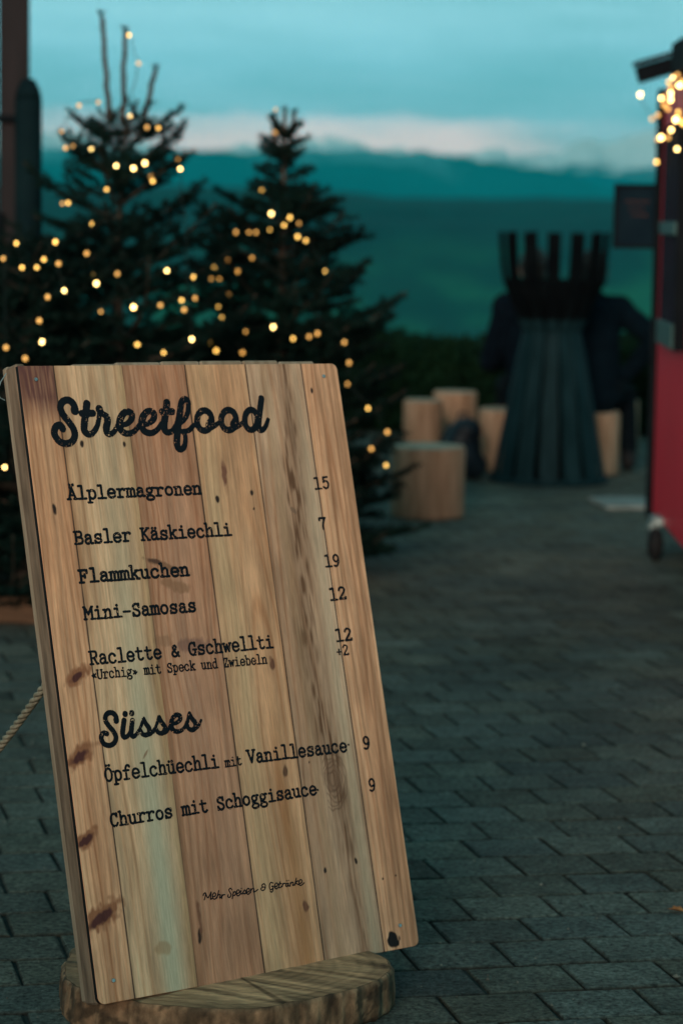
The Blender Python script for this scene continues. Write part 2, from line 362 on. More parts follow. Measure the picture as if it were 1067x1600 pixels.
# ------------------------------------------------------------------ pavement: individual concrete setts in one sheet
def build_pavement():
    rng = random.Random(4); PW, PL, G = .165, .198, .007
    ang = R(10); ux, uy = math.cos(ang), math.sin(ang); vx, vy = -math.sin(ang), math.cos(ang)
    V = []; F = []; C = []
    def quad_block(u0, v0, u1, v1):
        b = len(V); h = rng.uniform(-.0012, .0012); tx = rng.uniform(-.004, .004); ty = rng.uniform(-.004, .004)
        g = 1 + rng.gauss(0, .13); tint = rng.uniform(-.015, .015)
        c = (.098 * g + tint * .4, .106 * g, .086 * g - tint * .4)
        um, vm = (u0 + u1) / 2, (v0 + v1) / 2
        sk = .012
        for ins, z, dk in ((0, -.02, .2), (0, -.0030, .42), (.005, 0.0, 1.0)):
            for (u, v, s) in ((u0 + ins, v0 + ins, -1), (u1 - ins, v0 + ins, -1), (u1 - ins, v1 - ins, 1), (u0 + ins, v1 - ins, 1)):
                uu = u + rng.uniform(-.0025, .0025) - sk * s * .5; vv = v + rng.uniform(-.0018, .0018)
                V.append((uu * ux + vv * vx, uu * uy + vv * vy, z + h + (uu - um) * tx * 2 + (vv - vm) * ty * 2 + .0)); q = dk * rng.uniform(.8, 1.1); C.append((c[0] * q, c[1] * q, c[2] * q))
        for lv in (0, 4):
            for k in range(4): F.append((b + lv + k, b + lv + (k + 1) % 4, b + lv + 4 + (k + 1) % 4, b + lv + 4 + k))
        F.append((b + 8, b + 9, b + 10, b + 11))
    for j in range(18, 140):
        v0 = j * PW
        off = (PL / 2 if j % 2 else 0) + rng.uniform(-.016, .016)
        half = 1.2 + v0 * .17
        cu = v0 * math.sin(ang) * 1.0
        i0 = int((cu - half - .6) / PL); i1 = int((cu + half + .3) / PL)
        for i in range(i0, i1):
            u0 = i * PL + off
            quad_block(u0 + G / 2, v0 + G / 2, u0 + PL - G / 2, v0 + PW - G / 2)
    m, N, L, b = mat_new('concrete_setts')
    a = N.new('ShaderNodeAttribute'); a.attribute_name = 'Col'
    geo = N.new('ShaderNodeNewGeometry')
    def nz(s, d): 
        n = N.new('ShaderNodeTexNoise'); n.inputs['Scale'].default_value = s; n.inputs['Detail'].default_value = d; n.inputs['Roughness'].default_value = .74; L.new(geo.outputs['Position'], n.inputs['Vector']); return n.outputs['Fac']
    def mr(f, a0, a1, b0, b1):
        n = N.new('ShaderNodeMapRange'); L.new(f, n.inputs[0])
        for i, v in enumerate((a0, a1, b0, b1)): n.inputs[i + 1].default_value = v
        return n.outputs[0]
    fine = nz(75, 9); mid = nz(16, 5); big = nz(1.1, 4)
    def mul(x, y):
        n = N.new('ShaderNodeMath'); n.operation = 'MULTIPLY'; L.new(x, n.inputs[0]); L.new(y, n.inputs[1]); return n.outputs[0]
    k = mul(mul(mr(fine, .34, .66, .12, 2.0), mr(mid, .3, .7, .6, 1.36)), mr(big, .35, .65, .68, 1.2))
    vm = N.new('ShaderNodeVectorMath'); vm.operation = 'SCALE'; L.new(a.outputs['Color'], vm.inputs[0]); L.new(k, vm.inputs['Scale'])
    L.new(vm.outputs[0], b.inputs['Base Color']); b.inputs['Roughness'].default_value = .8; b.inputs['Specular IOR Level'].default_value = .25
    bp = N.new('ShaderNodeBump'); bp.inputs['Strength'].default_value = 1.0; bp.inputs['Distance'].default_value = .007; L.new(fine, bp.inputs['Height']); L.new(bp.outputs[0], b.inputs['Normal'])
    o = mesh_obj('pavement', V, F, m); set_col(o, C); tag(o, kind='structure')
    # dark joint filling under the setts
    j = mesh_obj('joint_bed', [(-6, 1.5, -.0075), (8, 1.5, -.0075), (8, 25, -.0075), (-6, 25, -.0075)], [(0, 1, 2, 3)],
                 mat_noise('joint_sand', (.010, .016, .014), (.035, .042, .036), 30, rough=.95, coord='Object', bump=.4))
    tag(j, kind='structure')
build_pavement()

# ------------------------------------------------------------------ strokes -> lettering meshes
def smooth(pts, n=7):
    P = [np.array(p, float) for p in pts]
    if len(P) < 3: return np.array(P)
    out = []
    closed = np.allclose(P[0], P[-1])
    for i in range(len(P) - 1):
        p0 = P[i - 1] if i > 0 else (P[-2] if closed else 2 * P[0] - P[1]); p1 = P[i]; p2 = P[i + 1]
        p3 = P[i + 2] if i + 2 < len(P) else (P[1] if closed else 2 * P[-1] - P[-2])
        for k in range(n):
            t = k / n
            out.append(.5 * (2 * p1 + (p2 - p0) * t + (2 * p0 - 5 * p1 + 4 * p2 - p3) * t * t + (3 * p1 - p0 - 3 * p2 + p3) * t ** 3))
    out.append(P[-1]); return np.array(out)
def ell(cx, cy, rx, ry, n=28, a0=0, a1=360):
    return np.array([(cx + rx * math.cos(math.radians(a0 + (a1 - a0) * k / n)), cy + ry * math.sin(math.radians(a0 + (a1 - a0) * k / n))) for k in range(n + 1)])
def value_noise(shape, cell, rng):
    h, w = shape; gh, gw = int(h / cell) + 3, int(w / cell) + 3
    g = rng.random((gh, gw)); yy = np.arange(h) / cell; xx = np.arange(w) / cell
    y0 = yy.astype(int); x0 = xx.astype(int); fy = (yy - y0)[:, None]; fx = (xx - x0)[None, :]
    fy = fy * fy * (3 - 2 * fy); fx = fx * fx * (3 - 2 * fx)
    return (g[y0][:, x0] * (1 - fx) + g[y0][:, x0 + 1] * fx) * (1 - fy) + (g[y0 + 1][:, x0] * (1 - fx) + g[y0 + 1][:, x0 + 1] * fx) * fy
def strokes_to_mesh(strokes, res, wobble=.0, distress=None, seed=0):
    """strokes: list of (Nx2 points, radius or radii), one flat outline mesh of their union; returns verts2d, faces"""
    allp = np.concatenate([s[0] for s in strokes]); rm = max(np.max(s[1]) for s in strokes)
    lo = allp.min(0) - rm - 3 * res; hi = allp.max(0) + rm + 3 * res
    nx = int((hi[0] - lo[0]) / res) + 2; ny = int((hi[1] - lo[1]) / res) + 2
    S = np.full((ny, nx), 9.0); gx = lo[0] + np.arange(nx) * res; gy = lo[1] + np.arange(ny) * res
    for pts, rad in strokes:
        pts = np.asarray(pts, float); rr = np.broadcast_to(np.asarray(rad, float), (len(pts),))
        if len(pts) == 1: pts = np.array([pts[0], pts[0] + 1e-9]); rr = np.array([rr[0], rr[0]])
        for a, b, ra, rb in zip(pts[:-1], pts[1:], rr[:-1], rr[1:]):
            r = max(ra, rb) + 2 * res
            i0 = max(0, int((min(a[0], b[0]) - r - lo[0]) / res)); i1 = min(nx, int((max(a[0], b[0]) + r - lo[0]) / res) + 2)
            j0 = max(0, int((min(a[1], b[1]) - r - lo[1]) / res)); j1 = min(ny, int((max(a[1], b[1]) + r - lo[1]) / res) + 2)
            X, Y = np.meshgrid(gx[i0:i1], gy[j0:j1]); d = b - a; L2 = d @ d + 1e-18
            t = np.clip(((X - a[0]) * d[0] + (Y - a[1]) * d[1]) / L2, 0, 1)
            D = np.hypot(X - a[0] - t * d[0], Y - a[1] - t * d[1]) - (ra + (rb - ra) * t)
            S[j0:j1, i0:i1] = np.minimum(S[j0:j1, i0:i1], D)
    rng = np.random.default_rng(seed)
    if wobble: S = S + (value_noise(S.shape, 3, rng) - .5) * wobble
    if distress:
        n = value_noise(S.shape, 2.2, rng) * .55 + value_noise(S.shape, 5, rng) * .45; g = value_noise(S.shape, distress[2], rng)
        hole = (n - distress[0]) * distress[1] * (g > .52)
        S = np.maximum(S, np.where((g > .52), hole, -9))
    I = S < 0; V = []; F = []; cache = {}
    def vert(k, x, y):
        if k not in cache: cache[k] = len(V); V.append((x, y))
        return cache[k]
    c = I[:-1, :-1].astype(int) + I[:-1, 1:] + I[1:, 1:] + I[1:, :-1]
    for j in range(ny - 1):
        row = c[j]; i = 0
        idx = np.nonzero(row)[0]
        if not len(idx): continue
        k = 0
        while k < len(idx):
            i = idx[k]
            if row[i] == 4:
                e = i
                while k + 1 < len(idx) and idx[k + 1] == e + 1 and row[e + 1] == 4: k += 1; e = idx[k]
                F.append((vert((i, j), gx[i], gy[j]), vert((e + 1, j), gx[e + 1], gy[j]), vert((e + 1, j + 1), gx[e + 1], gy[j + 1]), vert((i, j + 1), gx[i], gy[j + 1])))
            else:
                cs = ((i, j), (i + 1, j), (i + 1, j + 1), (i, j + 1)); poly = []
                for q in range(4):
                    a = cs[q]; b = cs[(q + 1) % 4]; sa = S[a[1], a[0]]; sb = S[b[1], b[0]]
                    if sa < 0: poly.append(vert(a, gx[a[0]], gy[a[1]]))
                    if (sa < 0) != (sb < 0):
                        t = sa / (sa - sb); kk = (min(a, b), max(a, b))
                        poly.append(vert(kk, gx[a[0]] + t * (gx[b[0]] - gx[a[0]]), gy[a[1]] + t * (gy[b[1]] - gy[a[1]])))
                if len(poly) >= 3: F.append(tuple(poly))
            k += 1
    return V, F

# typewriter glyphs: strokes in a cell one unit wide; 's' smooth, 'l' straight, 'd' dot
def Gd():
    s = lambda *p: ('s', p); l = lambda *p: ('l', p); d = lambda *p: ('d', p)
    e = lambda cx, cy, rx, ry: ('e', (cx, cy, rx, ry))
    ft = lambda x, y=.04, w=.16: ('l', ((x - w, y), (x + w, y)))
    arch = s((.23, .62), (.36, .84), (.54, .93), (.70, .86), (.75, .66), (.75, .04))
    bowl = s((.24, .70), (.40, .91), (.62, .91), (.82, .70), (.83, .28), (.64, .04), (.42, .04), (.24, .26))
    bowlm = s((.74, .70), (.58, .91), (.36, .91), (.17, .70), (.16, .28), (.34, .04), (.56, .04), (.74, .26))
    A_ = [l((.5, 1.28), (.17, .04)), l((.5, 1.28), (.83, .04)), l((.29, .45), (.71, .45)), ft(.17), ft(.83), l((.32, 1.28), (.5, 1.28))]
    um = [d(.33, 1.22), d(.66, 1.22)]
    a_ = [s((.20, .74), (.30, .90), (.48, .94), (.66, .86), (.71, .66)), l((.71, .66), (.71, .14)), s((.71, .14), (.78, .04), (.93, .06)),
          s((.71, .56), (.45, .55), (.22, .42), (.17, .22), (.30, .05), (.50, .05), (.71, .24))]
    u_ = [s((.23, .9), (.23, .28), (.34, .07), (.54, .05), (.74, .26)), l((.74, .9), (.74, .04)), l((.06, .9), (.23, .9)), l((.58, .9), (.74, .9)), l((.74, .04), (.94, .04))]
    O_ = [e(.5, .66, .36, .62)]
    g = {
     'A': A_, 'Ä': A_ + [d(.33, 1.56), d(.67, 1.56)], 'a': a_, 'ä': a_ + um, 'u': u_, 'ü': u_ + um,
     'O': O_, 'Ö': O_ + [d(.34, 1.58), d(.66, 1.58)],
     'b': [l((.23, 1.42), (.23, .04)), l((.05, 1.42), (.23, 1.42)), bowl],
     'c': [s((.80, .72), (.64, .91), (.42, .92), (.19, .72), (.17, .30), (.36, .05), (.62, .04), (.83, .2)), d(.77, .74)],
     'd': [l((.74, 1.42), (.74, .04)), l((.55, 1.42), (.74, 1.42)), l((.74, .04), (.93, .04)), bowlm],
     'e': [s((.18, .5), (.83, .5), (.79, .76), (.62, .92), (.40, .92), (.20, .72), (.17, .32), (.36, .05), (.62, .04), (.84, .2))],
     'f': [s((.86, 1.24), (.76, 1.38), (.58, 1.38), (.45, 1.18), (.44, .9)), l((.44, .95), (.44, .04)), l((.16, .9), (.76, .9)), ft(.44, .04, .26)],
     'g': [e(.45, .63, .27, .28), s((.64, .82), (.78, .92), (.92, .9)), s((.28, .42), (.20, .24), (.36, .11), (.64, .07), (.84, -.08), (.80, -.30), (.50, -.40), (.20, -.33), (.13, -.15), (.30, .06))],
     'h': [l((.23, 1.42), (.23, .04)), l((.06, 1.42), (.23, 1.42)), arch, ft(.23), ft(.75)],
     'i': [l((.24, .9), (.52, .9), (.52, .04)), l((.14, .04), (.90, .04)), d(.5, 1.25)],
     'k': [l((.23, 1.42), (.23, .04)), l((.06, 1.42), (.23, 1.42)), l((.74, .9), (.24, .40)), l((.42, .57), (.80, .04)), l((.58, .9), (.90, .9)), ft(.23), ft(.80, .04, .14)],
     'l': [l((.20, 1.42), (.51, 1.42), (.51, .04)), l((.12, .04), (.90, .04))],
     'm': [l((.15, .9), (.15, .04)), l((.02, .9), (.15, .9)), s((.15, .66), (.25, .88), (.38, .92), (.49, .78), (.50, .6)), l((.50, .64), (.50, .06)),
           s((.50, .66), (.60, .88), (.73, .92), (.85, .78), (.86, .6)), l((.86, .64), (.86, .04)), ft(.15, .04, .11), ft(.51, .04, .08), ft(.87, .04, .11)],
     'n': [l((.23, .9), (.23, .04)), l((.06, .9), (.23, .9)), arch, ft(.23), ft(.75)],
     'o': [e(.5, .48, .34, .44)],
     'p': [l((.24, .9), (.24, -.38)), l((.06, .9), (.24, .9)), ft(.26, -.38, .2), bowl],
     'r': [l((.12, .9), (.34, .9), (.34, .04)), s((.34, .6), (.46, .82), (.66, .93), (.88, .86)), d(.85, .83), l((.12, .04), (.64, .04))],
     's': [s((.77, .72), (.64, .90), (.40, .92), (.22, .76), (.28, .57), (.52, .47), (.76, .37), (.80, .19), (.62, .05), (.38, .05), (.19, .22)), l((.79, .92), (.79, .68)), l((.18, .03), (.18, .28))],
     't': [s((.40, 1.24), (.40, .8), (.40, .24), (.52, .05), (.72, .05), (.86, .18)), l((.13, .9), (.80, .9))],
     'w': [l((.12, .9), (.30, .06), (.5, .78), (.70, .06), (.88, .9)), ft(.12, .9, .11), ft(.88, .9, .11)],
     'z': [l((.2, .68), (.2, .9), (.80, .9), (.19, .06), (.82, .06), (.82, .27))],
     'B': [l((.22, 1.3), (.22, .04)), l((.06, 1.3), (.55, 1.3)), s((.5, 1.3), (.72, 1.26), (.80, 1.02), (.70, .76), (.48, .70)), l((.22, .70), (.5, .70)), s((.48, .70), (.78, .62), (.87, .36), (.76, .09), (.48, .04)), l((.06, .04), (.52, .04))],
     'F': [l((.24, 1.3), (.24, .04)), l((.07, 1.3), (.84, 1.3), (.84, 1.02)), l((.24, .70), (.62, .70)), l((.62, .86), (.62, .54)), l((.07, .04), (.48, .04))],
     'G': [s((.80, .98), (.68, 1.22), (.46, 1.28), (.22, 1.08), (.14, .66), (.22, .24), (.46, .04), (.68, .08), (.80, .3)), l((.80, .04), (.80, .58)), l((.56, .58), (.95, .58)), l((.81, 1.28), (.81, .94))],
     'K': [l((.21, 1.3), (.21, .04)), ft(.21, 1.3), ft(.21), l((.80, 1.3), (.22, .60)), l((.38, .76), (.82, .04)), ft(.80, 1.3, .13), ft(.84, .04, .13)],
     'M': [l((.14, .04), (.14, 1.3), (.5, .55), (.86, 1.3), (.86, .04)), l((.03, 1.3), (.14, 1.3)), l((.86, 1.3), (.97, 1.3)), ft(.14, .04, .12), ft(.86, .04, .12)],
     'R': [l((.21, 1.3), (.21, .04)), l((.05, 1.3), (.55, 1.3)), s((.5, 1.3), (.74, 1.24), (.81, .98), (.72, .72), (.46, .64)), l((.21, .64), (.5, .64)), l((.5, .64), (.80, .04)), l((.80, .04), (.95, .04)), ft(.21)],
     'S': [s((.78, 1.0), (.66, 1.24), (.44, 1.28), (.22, 1.10), (.24, .84), (.50, .68), (.76, .52), (.83, .24), (.64, .05), (.38, .05), (.18, .30)), l((.80, 1.28), (.80, .95)), l((.17, .04), (.17, .36))],
     'U': [s((.17, 1.3), (.17, .5), (.24, .16), (.5, .04), (.76, .16), (.83, .5), (.83, 1.3)), ft(.17, 1.3, .15), ft(.83, 1.3, .15)],
     'V': [l((.15, 1.3), (.5, .04), (.85, 1.3)), ft(.15, 1.3, .14), ft(.85, 1.3, .14)],
     'Z': [l((.18, 1.0), (.18, 1.3), (.80, 1.3), (.18, .05), (.83, .05), (.83, .36))],
     'C': [s((.80, .98), (.68, 1.22), (.46, 1.28), (.22, 1.08), (.14, .66), (.22, .24), (.46, .04), (.68, .08), (.84, .3)), l((.81, 1.28), (.81, .94))],
     '&': [s((.86, .45), (.70, .14), (.42, .03), (.18, .2), (.22, .46), (.52, .70), (.66, .95), (.54, 1.14), (.36, 1.06), (.34, .82), (.55, .45), (.90, .05))],
     '-': [l((.16, .52), (.84, .52))], '+': [l((.12, .48), (.80, .48)), l((.46, .82), (.46, .14))],
     '«': [l((.48, .74), (.22, .5), (.48, .26)), l((.82, .74), (.56, .5), (.82, .26))],
     '»': [l((.18, .74), (.44, .5), (.18, .26)), l((.52, .74), (.78, .5), (.52, .26))],
     '1': [l((.16, 1.24), (.50, 1.3), (.50, .04)), l((.12, .04), (.88, .04))],
     '2': [s((.18, 1.02), (.28, 1.24), (.52, 1.30), (.78, 1.14), (.76, .86), (.50, .50), (.16, .06)), l((.16, .06), (.88, .06), (.88, .2))],
     '5': [l((.76, 1.28), (.28, 1.28), (.24, .76)), s((.24, .76), (.48, .88), (.72, .76), (.82, .46), (.68, .12), (.42, .04), (.16, .2))],
     '7': [l((.14, 1.04), (.14, 1.28), (.86, 1.28)), s((.86, 1.28), (.62, .8), (.52, .4), (.50, .03))],
     '9': [e(.5, .90, .30, .38), s((.80, .90), (.78, .50), (.62, .12), (.38, .02), (.20, .10))],
     '\u00b7': [d(.3, .5)],
    }
    return g
GLY = Gd()
def glyph_strokes(ch, x0, sx, sy, rad, serif=.78):
    out = []
    for kind, p in GLY.get(ch, []):
        T = lambda q: np.array([(x0 + a * sx, b * sy) for a, b in np.asarray(q, float)])
        if kind == 's': out.append((T(smooth(p, 6)), rad))
        elif kind == 'l':
            q = T(p); flat = len(q) == 2 and abs(q[0][1] - q[1][1]) < 1e-6
            out.append((q, rad * (.9 if flat else 1.0)))
        elif kind == 'd': out.append((T([p]), rad * 1.22))
        elif kind == 'e': out.append((T(ell(*p)), rad))
    return out

# headings traced stroke by stroke (units: enlarged measurement of the photograph)
HEAD1 = [  # Streetfood
  ([(252, 222), (250, 190), (226, 150), (187, 134), (147, 152), (132, 195), (150, 250), (200, 315), (240, 375), (252, 430), (230, 478), (180, 498), (125, 480), (88, 432), (82, 388), (100, 352), (130, 345), (150, 370)], 24),
  ([(252, 222), (251, 216)], 30), ([(148, 365), (150, 372)], 25),
  ([(352, 165), (342, 250), (330, 340), (334, 392), (366, 420), (405, 405), (440, 345), (456, 260), (456, 215)], [26, 26, 26, 25, 22, 20, 18, 18, 20]), ([(312, 246), (402, 244)], 24),
  ([(455, 212), (455, 208)], 27), ([(456, 214), (484, 248), (516, 272), (524, 312), (514, 368), (520, 406), (545, 420), (580, 396), (612, 342)], [20, 20, 23, 26, 26, 23, 20, 18, 18]),
  ([(618, 346), (678, 335), (722, 297), (727, 254), (700, 232), (664, 240), (634, 283), (624, 340), (642, 392), (690, 414), (745, 395), (794, 340)], [16, 18, 22, 24, 23, 23, 26, 26, 24, 22, 19, 17]),
  ([(802, 342), (862, 331), (906, 293), (911, 250), (884, 228), (848, 236), (818, 279), (808, 336), (826, 388), (874, 410), (929, 390), (975, 330)], [16, 18, 22, 24, 23, 23, 26, 26, 24, 22, 19, 17]),
  ([(1018, 155), (1008, 240), (996, 330), (1001, 384), (1030, 404), (1066, 388), (1094, 345), (1112, 300)], [26, 26, 26, 25, 22, 19, 18, 18]), ([(978, 232), (1062, 230)], 24),
  ([(1112, 310), (1128, 220), (1142, 150), (1170, 126), (1194, 150), (1196, 210), (1180, 270), (1150, 312), (1126, 330)], [22, 24, 24, 22, 20, 19, 18, 16, 14]),
  ([(1130, 220), (1116, 320), (1104, 420), (1102, 490), (1112, 532), (1134, 545), (1160, 526), (1172, 480), (1170, 430), (1152, 398)], [24, 25, 26, 26, 24, 22, 20, 18, 17, 16]),
  ([(1120, 392), (1160, 396), (1204, 384), (1240, 345)], [14, 18, 18, 17]),
  (ell(1330, 305, 62, 84) , 23), ([(1368, 342), (1386, 312)], 27), ([(1376, 366), (1412, 350), (1448, 325)], [22, 17, 16]),
  (ell(1532, 301, 62, 84), 23), ([(1572, 338), (1590, 308)], 27), ([(1580, 362), (1618, 346), (1652, 322)], [22, 17, 16]),
  (ell(1718, 299, 52, 84), 22), ([(1804, 122), (1792, 220), (1780, 320), (1784, 372), (1810, 384), (1840, 352), (1860, 296)], [24, 24, 25, 24, 20, 17, 15]),
]
HEAD2 = [  # Süsses
  ([(222, 194), (222, 160), (196, 130), (160, 127), (135, 154), (135, 195), (165, 240), (205, 290), (221, 335), (205, 380), (165, 399), (125, 388), (101, 350), (101, 316), (120, 296), (145, 302)], 17),
  ([(222, 192), (222, 188)], 21),
  ([(288, 190), (280, 250), (276, 302), (292, 330), (324, 314), (348, 262), (358, 190)], [18, 18, 18, 17, 14, 13, 17]), ([(358, 190), (350, 256), (348, 302), (366, 326), (394, 302), (410, 276)], [17, 18, 18, 15, 13, 12]),
  ([(297, 137)], 20), ([(352, 130)], 20),
  ([(404, 300), (430, 236), (452, 176)], [11, 11, 14]), ([(452, 176), (468, 215), (494, 252), (498, 288), (472, 312), (440, 302), (424, 272)], [14, 16, 18, 18, 16, 15, 15]), ([(478, 314), (512, 302), (540, 262)], [13, 12, 11]),
  ([(534, 286), (560, 222), (580, 162)], [11, 11, 14]), ([(580, 162), (598, 201), (624, 238), (628, 274), (602, 298), (570, 288), (554, 258)], [14, 16, 18, 18, 16, 15, 15]), ([(608, 300), (645, 282), (676, 226)], [13, 12, 11]),
  ([(676, 222), (722, 212), (754, 184), (752, 154), (726, 144), (696, 166), (682, 214), (690, 262), (730, 284), (780, 262), (822, 196)], [11, 13, 16, 17, 16, 16, 18, 18, 16, 13, 11]),
  ([(790, 256), (815, 192), (833, 132)], [11, 11, 14]), ([(833, 132), (850, 171), (880, 208), (884, 244), (858, 270), (826, 258), (812, 228)], [14, 16, 18, 18, 16, 15, 15]), ([(864, 270), (905, 240), (930, 188)], [13, 11, 9]),
]
HEAD3 = [  # Mehr Speisen & Getränke
  [(94, 236), (98, 222), (112, 214), (112, 236), (103, 272)], [(112, 216), (134, 254), (160, 206)], [(160, 206), (155, 264), (166, 262)],
  [(170, 248), (193, 240), (197, 222), (184, 214), (171, 232), (174, 258), (190, 266), (207, 250)],
  [(222, 196), (208, 258)], [(210, 244), (224, 228), (236, 232), (230, 254), (242, 252), (250, 236)],
  [(252, 230), (247, 260)], [(249, 246), (258, 232), (273, 229)],
  [(332, 188), (320, 176), (307, 190), (318, 212), (326, 232), (312, 252), (298, 244), (302, 230)],
  [(346, 205), (335, 262)], [(343, 216), (358, 204), (366, 218), (353, 236), (342, 232)],
  [(371, 222), (393, 212), (394, 194), (380, 190), (370, 210), (375, 234), (388, 238), (402, 224)],
  [(408, 195), (404, 218), (414, 222), (424, 212)], [(411, 176), (411, 178)],
  [(420, 222), (438, 190), (449, 208), (440, 222), (428, 218)], [(445, 220), (456, 208)],
  [(456, 210), (476, 200), (477, 182), (464, 178), (454, 198), (459, 222), (471, 225), (485, 210)],
  [(491, 180), (488, 212)], [(490, 196), (505, 178), (517, 184), (512, 205), (524, 204), (548, 186)],
  [(612, 152), (600, 138), (582, 150), (588, 164), (602, 166)], [(588, 164), (574, 180), (584, 194), (602, 188), (612, 164), (602, 166)],
  [(674, 132), (656, 128), (645, 150), (648, 180), (662, 186), (676, 170), (676, 158), (664, 160)], [(676, 160), (672, 198), (660, 208), (652, 198)],
  [(689, 165), (711, 155), (712, 137), (699, 133), (688, 152), (693, 176), (705, 180), (719, 168)],
  [(733, 122), (724, 164), (734, 170), (748, 158)], [(718, 141), (744, 136)],
  [(756, 136), (751, 164)], [(753, 150), (762, 137), (776, 134)],
  [(802, 138), (788, 136), (780, 152), (788, 162), (800, 148), (804, 134), (801, 156), (812, 156)], [(788, 112), (788, 113)], [(803, 110), (803, 111)],
  [(820, 128), (816, 158)], [(818, 142), (832, 126), (843, 132), (838, 152), (852, 148)],
  [(868, 92), (855, 150)], [(884, 112), (862, 130), (886, 146)],
  [(891, 138), (913, 128), (914, 109), (900, 105), (890, 126), (895, 148), (909, 151), (934, 130)],
]

# ------------------------------------------------------------------ the menu board
BW, BH, BT = .7348, 1.1844, .05
YAW, LEAN, BROLL = R(36.56), R(16.41), R(-1.02)
def build_board():
    u = Vector((math.cos(YAW), math.sin(YAW), 0)); nf = Vector((math.sin(YAW), -math.cos(YAW), 0))
    v = Vector((0, 0, 1)) * math.cos(LEAN) - nf * math.sin(LEAN)
    u2 = u * math.cos(BROLL) + v * math.sin(BROLL); v2 = v * math.cos(BROLL) - u * math.sin(BROLL)
    n2 = u2.cross(v2)                   # towards the viewer
    O = Vector((-.4248, 4.2299, .080)); bk = -n2
    root = empty('menu_board', O, label='tall wooden menu board of printed planks leaning on a log slice, headed Streetfood', cat='menu board')
    root.matrix_world = Matrix(((u2.x, bk.x, v2.x, O.x), (u2.y, bk.y, v2.y, O.y), (u2.z, bk.z, v2.z, O.z), (0, 0, 0, 1)))
    def loc(px, py):
        d = ray(px, py); t = (O - CAMP).dot(n2) / d.dot(n2); P = CAMP + d * t - O
        return np.array((P.dot(u2), P.dot(v2)))
    rng = np.random.default_rng(7)
    # --- front panel: a fine sheet, pattern of the printed planks held per vertex
    def seam_line(p, q):
        a = loc(*p); b = loc(*q); return lambda z: a[0] + (b[0] - a[0]) * (z - a[1]) / (b[1] - a[1])
    seams = [seam_line((84, 573), (211, 1558)), seam_line((191, 572), (311, 1553)), seam_line((289, 573), (414, 1521)), seam_line((383, 569), (507, 1500)), seam_line((470, 570), (600, 1485))]
    sx = [s(BH / 2) for s in seams]
    xs = set(np.linspace(0, BW, 460).round(5))
    for k, s in enumerate(sx):
        xs = {x for x in xs if abs(x - s) > .0026}
        xs |= {round(s + d, 5) for d in (-.0022, -.0013, -.0006, 0, .0006, .0013, .0022)}
    xs = np.array(sorted(xs)); zs = np.linspace(0, BH, 640)
    X, Z = np.meshgrid(xs, zs)
    # keep the seam columns on their (slightly skewed) seams
    for s, m_ in zip(seams, sx):
        wgt = np.clip(1 - np.abs(X - m_) / .03, 0, 1); X = X + wgt * (s(Z) - m_)
    cr = .014                            # rounded corners
    def clampc(X, Z):
        for cx, sgn in ((0, 1), (BW, -1)):
            for cz, sz in ((0, 1), (BH, -1)):
                if cx == 0 and cz == BH: continue
                dx = (X - cx) * sgn; dz = (Z - cz) * sz
                ins = (dx < cr) & (dz < cr); r = np.hypot(cr - dx, cr - dz); mm = np.maximum(cr - dx, cr - dz)
                f = np.where(ins & (r > 1e-9), mm / np.maximum(r, 1e-9), 1)
                X = np.where(ins, cx + sgn * (cr - (cr - dx) * f), X); Z = np.where(ins, cz + sz * (cr - (cr - dz) * f), Z)
        return X, Z
    plank = np.zeros(X.shape, int)
    for s in seams: plank += (X > s(Z))
    base = np.array([(.68, .360, .200), (.66, .405, .236), (.54, .280, .166), (.67, .378, .212), (.57, .355, .228), (.66, .346, .196)])
    Cc = base[plank]
    def VN(cx, cz, seed):
        r = np.random.default_rng(seed); G = r.random((int(BH / cz) + 4, int(BW / cx) + 4)); gx = X / cx + 1; gz = Z / cz + 1
        gx = np.clip(gx, 0, G.shape[1] - 2); gz = np.clip(gz, 0, G.shape[0] - 2)
        x0 = gx.astype(int); z0 = gz.astype(int); fx = gx - x0; fz = gz - z0; fx = fx * fx * (3 - 2 * fx); fz = fz * fz * (3 - 2 * fz)
        return (G[z0, x0] * (1 - fx) + G[z0, x0 + 1] * fx) * (1 - fz) + (G[z0 + 1, x0] * (1 - fx) + G[z0 + 1, x0 + 1] * fx) * fz
    warp = (VN(.05, .22, 1) - .5) * .02 + (VN(.03, .5, 2) - .5) * .02
    Xo = X; X = X + warp
    g1 = VN(.0045, .35, 3); g2 = VN(.013, .5, 4); g3 = VN(.035, .28, 5); g4 = VN(.0030, .05, 6)
    X = Xo
    Cc = Cc * (1 + .24 * (g1 - .5) + .30 * (g2 - .5) + .2 * (g4 - .5) + .34 * (VN(.022, .075, 71) - .5))[..., None]
    Cc = Cc * (1 + (g3 - .5)[..., None] * np.array([.28, .42, .50]))
    # growth-ring flames along each plank
    edges = [lambda z: 0 * z] + seams + [lambda z: 0 * z + BW]; rr_ = np.random.default_rng(21)
    for k in range(6):
        xk = (X - edges[k](Z)) / (edges[k + 1](Z) - edges[k](Z)); c0 = rr_.uniform(.3, .7); z0 = rr_.uniform(.1, .9); kk = rr_.uniform(.8, 1.8); N_ = rr_.uniform(5, 8)
        bow = np.hypot(xk - c0 + (warp * 6), .10 + .55 * np.abs(Z / BH - z0) * kk * .35)
        ph = bow * N_ * 2 * math.pi * 1.6 + (VN(.08, .3, 31 + k) - .5) * 5
        line_ = (.5 + .5 * np.sin(ph)) ** 4
        w = ((plank == k) * line_ * (.35 + .9 * VN(.04, .3, 41 + k)))[..., None]
        Cc = Cc * (1 - w * np.array([.20, .30, .36]))
    def tint(mask, c, k): 
        nonlocal Cc
        w = np.clip(mask * k, 0, 1)[..., None]; Cc = Cc * (1 - w) + np.array(c) * w
    zt = Z / BH
